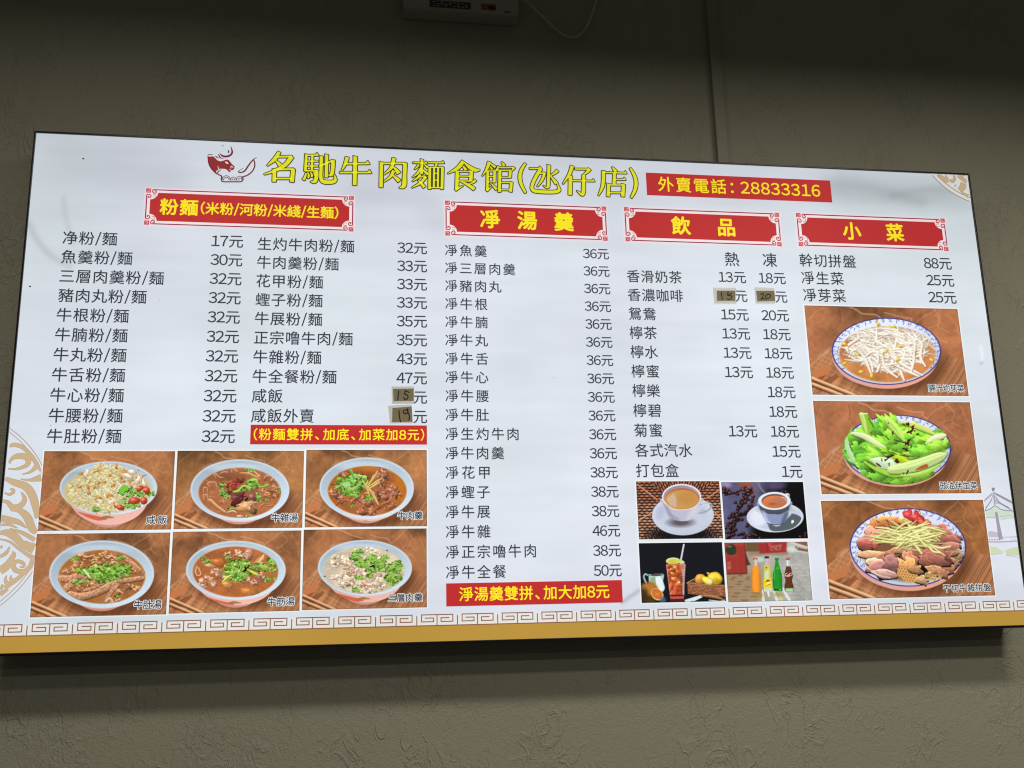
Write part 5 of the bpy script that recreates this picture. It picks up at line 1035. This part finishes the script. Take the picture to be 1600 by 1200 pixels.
# heading plaques
def plaque(corners, words):
    c = [at(*p) for p in corners]; x0 = (c[0][0]+c[3][0])/2; x1 = (c[1][0]+c[2][0])/2; z1 = (c[0][1]+c[1][1])/2; z0 = (c[2][1]+c[3][1])/2
    cx, cy = [sum(p[i] for p in corners)/4 for i in (0, 1)]; u = pxm(cx, cy)
    mb = MB()
    rect(mb, x0 - 1.5*u, z0 - 1.2*u, x1 + 1.5*u, z1 + 1.2*u, rgb(240, 224, 230), 4); rect(mb, x0 + 1*u, z0 + 1*u, x1 - 1*u, z1 - 1*u, rgb(244, 232, 236), 4.4)
    lw = 1.6*u; g = 11*u
    for (a, b, c_, d) in ((x0+g, z1-lw-1*u, x1-g, z1-1*u), (x0+g, z0+1*u, x1-g, z0+lw+1*u), (x0+.6*u, z0+g, x0+.6*u+lw, z1-g), (x1-.6*u-lw, z0+g, x1-.6*u, z1-g)): rect(mb, a, b, c_, d, rgb(150, 26, 72), 5)
    m_ = 6.4*u; rad = 10.5*u
    # walk the outline with concave corners
    out = []
    for (qx, qz, sx, sz) in ((x1-m_, z1-m_, -1, -1), (x1-m_, z0+m_, -1, 1), (x0+m_, z0+m_, 1, 1), (x0+m_, z1-m_, 1, -1)):
        arc = [(qx + sx*rad*math.cos(t), qz + sz*rad*math.sin(t)) for t in np.linspace(0, math.pi/2, 9)]
        out += arc if sx*sz > 0 else arc[::-1]
    mb.poly(out, RED, 6)
    o = mb.build('heading_plaque', sign)
    for (qx, qz, sx, sz) in ((x0, z1, 1, -1), (x1, z1, -1, -1), (x0, z0, 1, 1), (x1, z0, -1, 1)):
        k = MB(); f = lambda a, b: (qx + sx*a*u, qz + sz*b*u)
        rect(k, *[v for p in (f(0, 0), f(7, 6.6)) for v in p], rgb(206, 84, 92), 5.4)
        k.stroke([f(1, 5), f(5, 5), f(5, 1)], .8*u, rgb(236, 180, 186), 5.8); k.stroke([f(2.5, 2.5), f(4, 2.5)], .8*u, rgb(236, 180, 186), 5.8)
        for P in ([(12, 1.6), (9.5, 2), (9.2, 5), (11.5, 7.2), (14, 6), (13.6, 3.6), (11.6, 4.2)], [(1.2, 12), (1.8, 9.5), (5, 9.2), (7.2, 11.5), (6, 14), (3.6, 13.6), (4.2, 11.6)]):
            k.stroke(catmull([f(*p) for p in P], 5), 1.5*u, rgb(196, 52, 66), 5.6)
        k.stroke([f(9.5, 9), f(14, 9), f(14, 13), f(10, 13)], .9*u, rgb(190, 120, 128), 5.6)
        k.build('corner_ornament', o)
    zc = (z0+z1)/2
    for s, xl, xr, y, em_px, b in words:
        t = MB(); text(t, s, at(xl, y)[0], at(xr, y)[0], zc, em_px*u, YEL, 8, b); t.build('lettering', o)
plaque([(228, 294), (553, 307.5), (552, 362.5), (226, 351)], [('粉麵', 250.6, 309, 324, 26.2, .026), ('(米粉/河粉/米綫/生麵)', 314, 528.5, 332, 20.2, .018)])
plaque([(695.5, 314), (947, 323), (949, 377), (695.5, 368)], [('凈', 750, 781, 345, 30.4, .026), ('湯', 808, 839, 347, 30.4, .026), ('羹', 865, 897, 349, 30.4, .026)])
plaque([(975, 324.5), (1216.7, 332.5), (1221, 385), (977, 377.5)], [('飲', 1048, 1079, 355, 29.4, .028), ('品', 1120, 1149, 357, 29.4, .028)])
plaque([(1243, 333.5), (1475, 341.5), (1482, 392.5), (1248, 385)], [('小', 1315, 1346, 363, 28.6, .028), ('菜', 1382, 1413, 365, 28.6, .028)])

# menu lines
def line(s, xl, zc, em, wid=None, price=None, parent=sign, bold=.008):
    mb = MB(); nat = sum(.35 if ch == ' ' else glyph(ch)[2] for ch in s)
    text(mb, s, xl, xl + (wid if wid else em*(nat - .09 + .035*(len(s)-1))), zc - .012*em, em, INK, 4, bold)
    o = mb.build('menu_line', parent)
    for pr in (price or []):
        ps_, xr, zz = pr; t = MB(); nat = sum(glyph(ch)[2] for ch in ps_); w_ = em*(nat - .10 + .02*(len(ps_)-1))
        text(t, ps_, xr - w_, xr, zz, em, INK, 4, bold); t.build('price', o)
def lerp(a, b, t): return a + (b-a)*t
def column(items, n0, n1, c0, c1, em_px, wide):
    """n0,n1: left end of the first/last name; c0,c1: right end of the first/last price (photo pixels on the flat face)"""
    a, b = at(*n0), at(*n1); p, q = at(*c0), at(*c1); n = len(items); em = em_px*pxm((n0[0]+c0[0])/2, (n0[1]+n1[1])/2)
    for i, (s, pr) in enumerate(items):
        t = i/(n-1); x = lerp(a[0], b[0], t); z = lerp(a[1], b[1], t); nat = sum(glyph(ch)[2] for ch in s)
        pz = lerp(p[1], q[1], t); px_ = lerp(p[0], q[0], t)
        line(s, x, z, em, em*(nat - .09)*wide, [(pr, px_, pz)] if pr else None)
column([('净粉/麵', '17元'), ('魚羹粉/麵', '30元'), ('三層肉羹粉/麵', '32元'), ('豬肉丸粉/麵', '32元'), ('牛根粉/麵', '32元'), ('牛腩粉/麵', '32元'), ('牛丸粉/麵', '32元'), ('牛舌粉/麵', '32元'), ('牛心粉/麵', '32元'), ('牛腰粉/麵', '32元'), ('牛肚粉/麵', '32元')],
       (98.5, 371.5), (74, 681.5), (380, 378), (367, 682), 23.2, 1.03)
column([('生灼牛肉粉/麵', '32元'), ('牛肉羹粉/麵', '33元'), ('花甲粉/麵', '33元'), ('蟶子粉/麵', '33元'), ('牛展粉/麵', '35元'), ('正宗噜牛肉/麵', '35元'), ('牛雜粉/麵', '43元'), ('牛全餐粉/麵', '47元'), ('咸飯', '元'), ('咸飯外賣', '元')],
       (403, 381), (392.5, 649.5), (667, 388.5), (667, 651.5), 22.2, 1.03)
column([('凈魚羹', '36元'), ('凈三層肉羹', '36元'), ('凈豬肉丸', '36元'), ('凈牛根', '36元'), ('凈牛腩', '36元'), ('凈牛丸', '36元'), ('凈牛舌', '36元'), ('凈牛心', '36元'), ('凈牛腰', '36元'), ('凈牛肚', '36元'), ('凈生灼牛肉', '36元'), ('凈牛肉羹', '36元'), ('凈花甲', '38元'), ('凈蟶子', '38元'), ('凈牛展', '38元'), ('凈牛雜', '46元'), ('凈正宗嚕牛肉', '38元'), ('凈牛全餐', '50元')],
       (695.5, 391), (697, 894.5), (951, 397.5), (971, 891), 20.7, 1.09)
a, b = at(979.5, 431.5), at(993.7, 735.5); h0, h1 = at(1165, 434), at(1182.5, 674); c0, c1 = at(1227, 435.5), at(1253, 737); em4 = 21.6*pxm(1100, 580)
for i, (s, hot, cold) in enumerate([('香滑奶茶', '13元', '18元'), ('香濃咖啡', '元', '元'), ('鴛鴦', '15元', '20元'), ('檸茶', '13元', '18元'), ('檸水', '13元', '18元'), ('檸蜜', '13元', '18元'), ('檸樂', '', '18元'), ('檸碧', '', '18元'), ('菊蜜', '13元', '18元'), ('各式汽水', '', '15元'), ('打包盒', '', '1元')]):
    t = i/10; pr = []
    if hot: pr.append((hot, lerp(h0[0], h1[0], i/8), lerp(h0[1], h1[1], i/8)))
    if cold: pr.append((cold, lerp(c0[0], c1[0], t), lerp(c0[1], c1[1], t)))
    line(s, lerp(a[0], b[0], t), lerp(a[1], b[1], t), em4, em4*(len(s)-.09)*1.03, pr)
for ch, x, y in (('熱', 1143.5, 405.5), ('凍', 1202.5, 407)):
    mb = MB(); p_ = at(x, y); text(mb, ch, p_[0]-.02, p_[0]+.02, p_[1], em4*1.16, INK, 4, .008); mb.build('menu_line', sign)
em5 = 21.6*pxm(1360, 430)
for s, pr, n_, c_ in (('幹切拼盤', '88元', (1249, 406.5), (1486, 412.5)), ('凈生菜', '25元', (1252, 434), (1490, 439)), ('凈芽菜', '25元', (1255, 461), (1493.5, 465.5))):
    p_ = at(*n_); q_ = at(*c_); line(s, p_[0], p_[1], em5, em5*(len(s)-.09)*1.04, [(pr, q_[0], q_[1])])

# dish photographs with their captions
def photo(fn, corners, cap=None):
    c = [at(*p) for p in corners]; x0 = (c[0][0]+c[3][0])/2; x1 = (c[1][0]+c[2][0])/2; z1 = (c[0][1]+c[1][1])/2; z0 = (c[2][1]+c[3][1])/2
    mb = MB(); u = pxm(*corners[0]); rect(mb, x0 - 1.8*u, z0 - 1.8*u, x1 + 1.8*u, z1 + 1.8*u, rgb(236, 240, 242), 3.2)
    p = fn(); p.finish(); o = p.build('dish_photo', sign, x0, z0, x1, z1, 5); mb.build('white_margin', o)
    if cap:
        s, xl, xr, y, em_px = cap; w_ = MB(); em = em_px*pxm(xl, y); a, b = at(xl, y), at(xr, y); z = (a[1]+b[1])/2
        text(w_, s, a[0], b[0], z, em, rgb(238, 244, 246), 6, .075); text(w_, s, a[0], b[0], z, em, rgb(42, 54, 68), 8, .014); w_.build('caption', o)
photo(rice_bowl, [(70.8, 705.2), (273.9, 705.2), (267.3, 827.6), (58.4, 829.3)], ('咸 飯', 229, 261, 812.5, 14.6))
photo(offal_soup, [(278, 705), (475.4, 704.2), (472, 825), (271, 826.3)], ('牛雜湯', 424, 465.5, 809.2, 14.4))
photo(beef_soup, [(479.2, 703.2), (666.9, 703.1), (666.9, 822.3), (475.9, 823.9)], ('牛肉羹', 621.2, 660.3, 805.7, 13.8))
photo(tripe_soup, [(58, 834.2), (266, 832.4), (260, 960), (47, 964.6)], ('牛肚湯', 209.4, 252.5, 945, 15))
photo(tendon_soup, [(270.5, 831), (471.2, 829), (467.6, 954), (263.8, 959.2)], ('牛筋湯', 418, 460.2, 940, 14.6))
photo(pork_soup, [(475.3, 828.4), (666.8, 825.2), (666.5, 949), (471.2, 953.2)], ('三層肉羹', 606.5, 660, 934, 14))
photo(sprout_plate, [(1256.5, 477.7), (1495.4, 482.9), (1513, 618.8), (1269.3, 617)], ('腩汁灼芽菜', 1449.6, 1505.4, 607, 12.4))
photo(lettuce_plate, [(1270.3, 626.9), (1514.8, 628.6), (1533, 770.7), (1283.2, 772.3)], ('豉油伴生菜', 1467.6, 1526.2, 759, 13))
photo(cold_cuts, [(1284, 782.9), (1536, 781), (1553.8, 930.6), (1294.6, 936)], ('干切牛雜拼盤', 1473.2, 1547, 918.8, 13.2))
photo(milk_tea, [(993.9, 751.7), (1124, 752.5), (1128.9, 842), (997.7, 842)])
photo(espresso, [(1127.3, 752.7), (1255, 754), (1261.7, 842), (1132, 842.3)])
photo(iced_tea, [(998.6, 848), (1129, 848), (1133, 940.5), (1001.4, 941)])
photo(soft_drinks, [(1133, 847.3), (1262.3, 847), (1268, 938.3), (1136, 940.8)])

# fly specks on the face
mb = MB(); r = np.random.RandomState(2)
for x, y, s in ((130.5, 248.6, 1.5), (47.5, 448, 1.6), (80, 665, .7), (170, 605, .6), (217, 735, .9), (42, 603, .5), (1090, 915, .5), (600, 905, .6), (645, 432, .5), (728, 560, .5), (1480, 560, .6), (1340, 640, .5), (865, 590, .6), (505, 260, .5), (250, 470, .5)):
    p_ = at(x, y); u = pxm(x, y)*s
    mb.poly([(p_[0] + u*math.cos(t)*1.2, p_[1] + u*math.sin(t)*.7 - u*math.cos(t)*.4) for t in np.linspace(0, 5.6, 7)], rgb(40, 38, 40), 9)
mb.build('fly_specks', sign)

# ------------------------------------------------------------------ handwritten price patches taped on the face
PAPER = plain('kraft_paper', (.41, .355, .235), .9, 0, .1, .3); PEN = plain('pen_ink', (.012, .011, .012), .6)
TAPE, N, L, B = mat('clear_tape'); B.inputs['Base Color'].default_value = (.80, .76, .60, 1); B.inputs['Roughness'].default_value = .35; B.inputs['Alpha'].default_value = .62
def patch(label, tape, paper, pen, box_):
    ox, oy, s = box_
    cx = sum(p[0] for p in paper)/len(paper); cz = sum(p[1] for p in paper)/len(paper); c = zpt((cx, cz), ox, oy, s)
    root = empty('price_patch', (c[0], -.0035, c[1] + ZB)); tag(root, label, 'paper patch', 'handwritten price patches taped on the menu')
    f = lambda p: (lambda a: (a[0]-c[0], a[1]-c[1]))(zpt(p, ox, oy, s))
    def slab(name, pts, y0, y1, m_):
        bm = bmesh.new(); P = [f(p) for p in pts]
        fr_ = [bm.verts.new((p[0], y0, p[1])) for p in P]; bk = [bm.verts.new((p[0], y1, p[1])) for p in P]
        bm.faces.new(fr_); bm.faces.new(bk[::-1])
        for i in range(len(P)): bm.faces.new((fr_[i], bk[i], bk[(i+1) % len(P)], fr_[(i+1) % len(P)]))
        return mesh_obj(name, bm, m_, root)
    slab('paper', paper, -.0006, -.0001, PAPER)
    # tape shows as a pale margin round the paper
    bm = bmesh.new(); P = [f(p) for p in tape]; Q = [f(p) for p in paper]
    for y in (-.0004,):
        v1 = [bm.verts.new((p[0], y, p[1])) for p in P]; v2 = [bm.verts.new((p[0], y - .0003, p[1])) for p in Q]
        for i in range(4): bm.faces.new((v1[i], v1[(i+1) % 4], v2[(i+1) % 4], v2[i]))
    mesh_obj('tape', bm, TAPE, root)
    k = MB(); u = pxm(ox, oy)/s
    for pts, wd in pen:
        k.stroke(catmull([f(p) for p in pts], 6) if len(pts) > 2 else [f(p) for p in pts], wd*u, (0, 0, 0), 4.2, .3)
    k.build('handwritten_number', root, PEN)
Z1 = (600, 595, 16); Z2 = (1100, 440, 11.43)
patch('brown paper patch handwritten 15 taped on the menu above the patch reading 19', [(190, 150), (755, 150), (755, 580), (200, 585)], [(225, 210), (738, 205), (738, 510), (238, 520)],
      [([(365, 260), (352, 380), (345, 490)], 24), ([(530, 250), (520, 340), (590, 375), (590, 440), (530, 475), (485, 425)], 24), ([(530, 265), (580, 272), (630, 300)], 20)], Z1)
patch('brown paper patch handwritten 19, lowest of all, just above the red strip', [(100, 630), (685, 600), (715, 1060), (150, 1070)], [(210, 690), (690, 650), (712, 1030), (200, 1040)],
      [([(375, 755), (385, 900), (412, 1035)], 24), ([(575, 735), (500, 745), (485, 800), (540, 830), (590, 790), (590, 735)], 22), ([(590, 705), (600, 800), (635, 900), (620, 985)], 24)], Z1)
patch('small brown paper patch handwritten 15 in the hot drinks price column', [(150, 115), (560, 118), (568, 402), (172, 400)], [(218, 170), (545, 170), (545, 352), (222, 352)],
      [([(298, 200), (305, 260), (318, 325)], 13), ([(420, 190), (412, 250), (470, 258), (478, 305), (435, 330), (405, 318)], 13), ([(415, 240), (490, 218)], 11)], Z2)
patch('small brown paper patch handwritten 20 in the cold drinks price column', [(890, 110), (1235, 120), (1250, 400), (910, 400)], [(920, 175), (1245, 172), (1262, 352), (942, 362)],
      [([(1000, 240), (1030, 218), (1050, 240), (1030, 290), (1005, 322), (1050, 312), (1085, 325)], 13), ([(1120, 240), (1090, 260), (1095, 300), (1140, 302), (1175, 270), (1160, 235), (1115, 240)], 15)], Z2)

# ------------------------------------------------------------------ on the wall above
CON = plain('painted_trunking', (.36, .34, .275), .5, 0, .3)
ct = at(1113.5, 0, BD - .012); cb = at(1122, 260, BD - .012); cxm = (ct[0] + cb[0])/2
root = empty('cable_trunking', (cxm + .004, BD, ZB + .9)); tag(root, 'thin vertical cable trunking painted like the wall, running up above the menu', 'cable trunking')
bm = bmesh.new(); box_bm(bm, -.0135, -.010, 0, .0135, -.0005, 2.1); mesh_obj('base_channel', bm, CON, root)
bm = bmesh.new(); box_bm(bm, -.0150, -.0190, 0, .0150, -.0102, 2.1, .002); mesh_obj('cover', bm, CON, root)

GRY = plain('grey_plastic', (.46, .45, .41), .5); LBL = plain('rating_label', (.05, .055, .06), .6); LBW = plain('pale_print', (.40, .40, .38), .6); ORG = plain('orange_sticker', (.26, .11, .025), .6); BLK = plain('black_print', (.02, .02, .02), .6)
# the box hangs high on the wall; only its lower edge is in view
yb = BD - .055
l_, r_ = at(630, 12, yb), at(811, 24, yb); zb_ = (l_[1] + r_[1])/2
root = empty('electrical_box', ((l_[0]+r_[0])/2, BD, ZB + zb_))
tag(root, 'grey plastic electrical box with dark label and orange sticker high on the wall', 'electrical box')
hw_ = (r_[0]-l_[0])/2
bm = bmesh.new(); box_bm(bm, -hw_, -.055, 0, hw_, -.001, .16, .006); mesh_obj('casing', bm, GRY, root)
bm = bmesh.new(); box_bm(bm, -hw_*.55, -.0562, .008, hw_*.16, -.0552, .028); lb = mesh_obj('rating_label', bm, LBL, root)
bm = bmesh.new()
for i in range(3):
    for j in range(9):
        if (i*5 + j*3) % 7 < 5: box_bm(bm, -hw_*.50 + j*hw_*.07, -.0567, .011 + i*.0055, -hw_*.50 + j*hw_*.07 + hw_*.05, -.0563, .0135 + i*.0055)
mesh_obj('label_print', bm, LBW, lb)
bm = bmesh.new(); box_bm(bm, hw_*.34, -.0562, .010, hw_*.60, -.0552, .027); os_ = mesh_obj('warning_sticker', bm, ORG, root)
bm = bmesh.new(); box_bm(bm, hw_*.47, -.0567, .0115, hw_*.58, -.0563, .0215); mesh_obj('warning_mark', bm, BLK, os_)
bm = bmesh.new(); box_bm(bm, hw_*.74, -.0559, .006, hw_*.86, -.0552, .009); mesh_obj('latch', bm, BLK, root)
# flat cable drooping from the box
yc = BD - .02
pts = [at(812, -6, BD - .03), at(842, 20, yc), at(865, 44, yc), at(886, 60, yc), at(905, 58, yc), at(918, 42, yc), at(927, 18, yc), at(935, -12, yc), at(942, -60, yc), at(944, -200, yc), at(952, -560, yc)]
c = bpy.data.curves.new('drooping_cable', 'CURVE'); c.dimensions = '3D'; c.bevel_depth = .0042; c.bevel_resolution = 3; sp = c.splines.new('NURBS'); sp.points.add(len(pts)-1); sp.use_endpoint_u = True; sp.order_u = 4
for i, p_ in enumerate(pts): sp.points[i].co = (p_[0], yc if i else BD - .03, p_[1] + ZB, 1)
CAB = plain('grey_cable', (.55, .53, .47), .35, 0, .6); c.materials.append(CAB)
o = bpy.data.objects.new('tmp_curve', c); C.objects.link(o); bpy.context.view_layer.update()
me = bpy.data.meshes.new_from_object(o.evaluated_get(bpy.context.evaluated_depsgraph_get())); bpy.data.objects.remove(o); me.name = 'drooping_cable'
o = bpy.data.objects.new('drooping_cable', me); C.objects.link(o)
for p in me.polygons: p.use_smooth = True
tag(o, 'thin grey cable drooping in a loop beside the electrical box', 'cable')
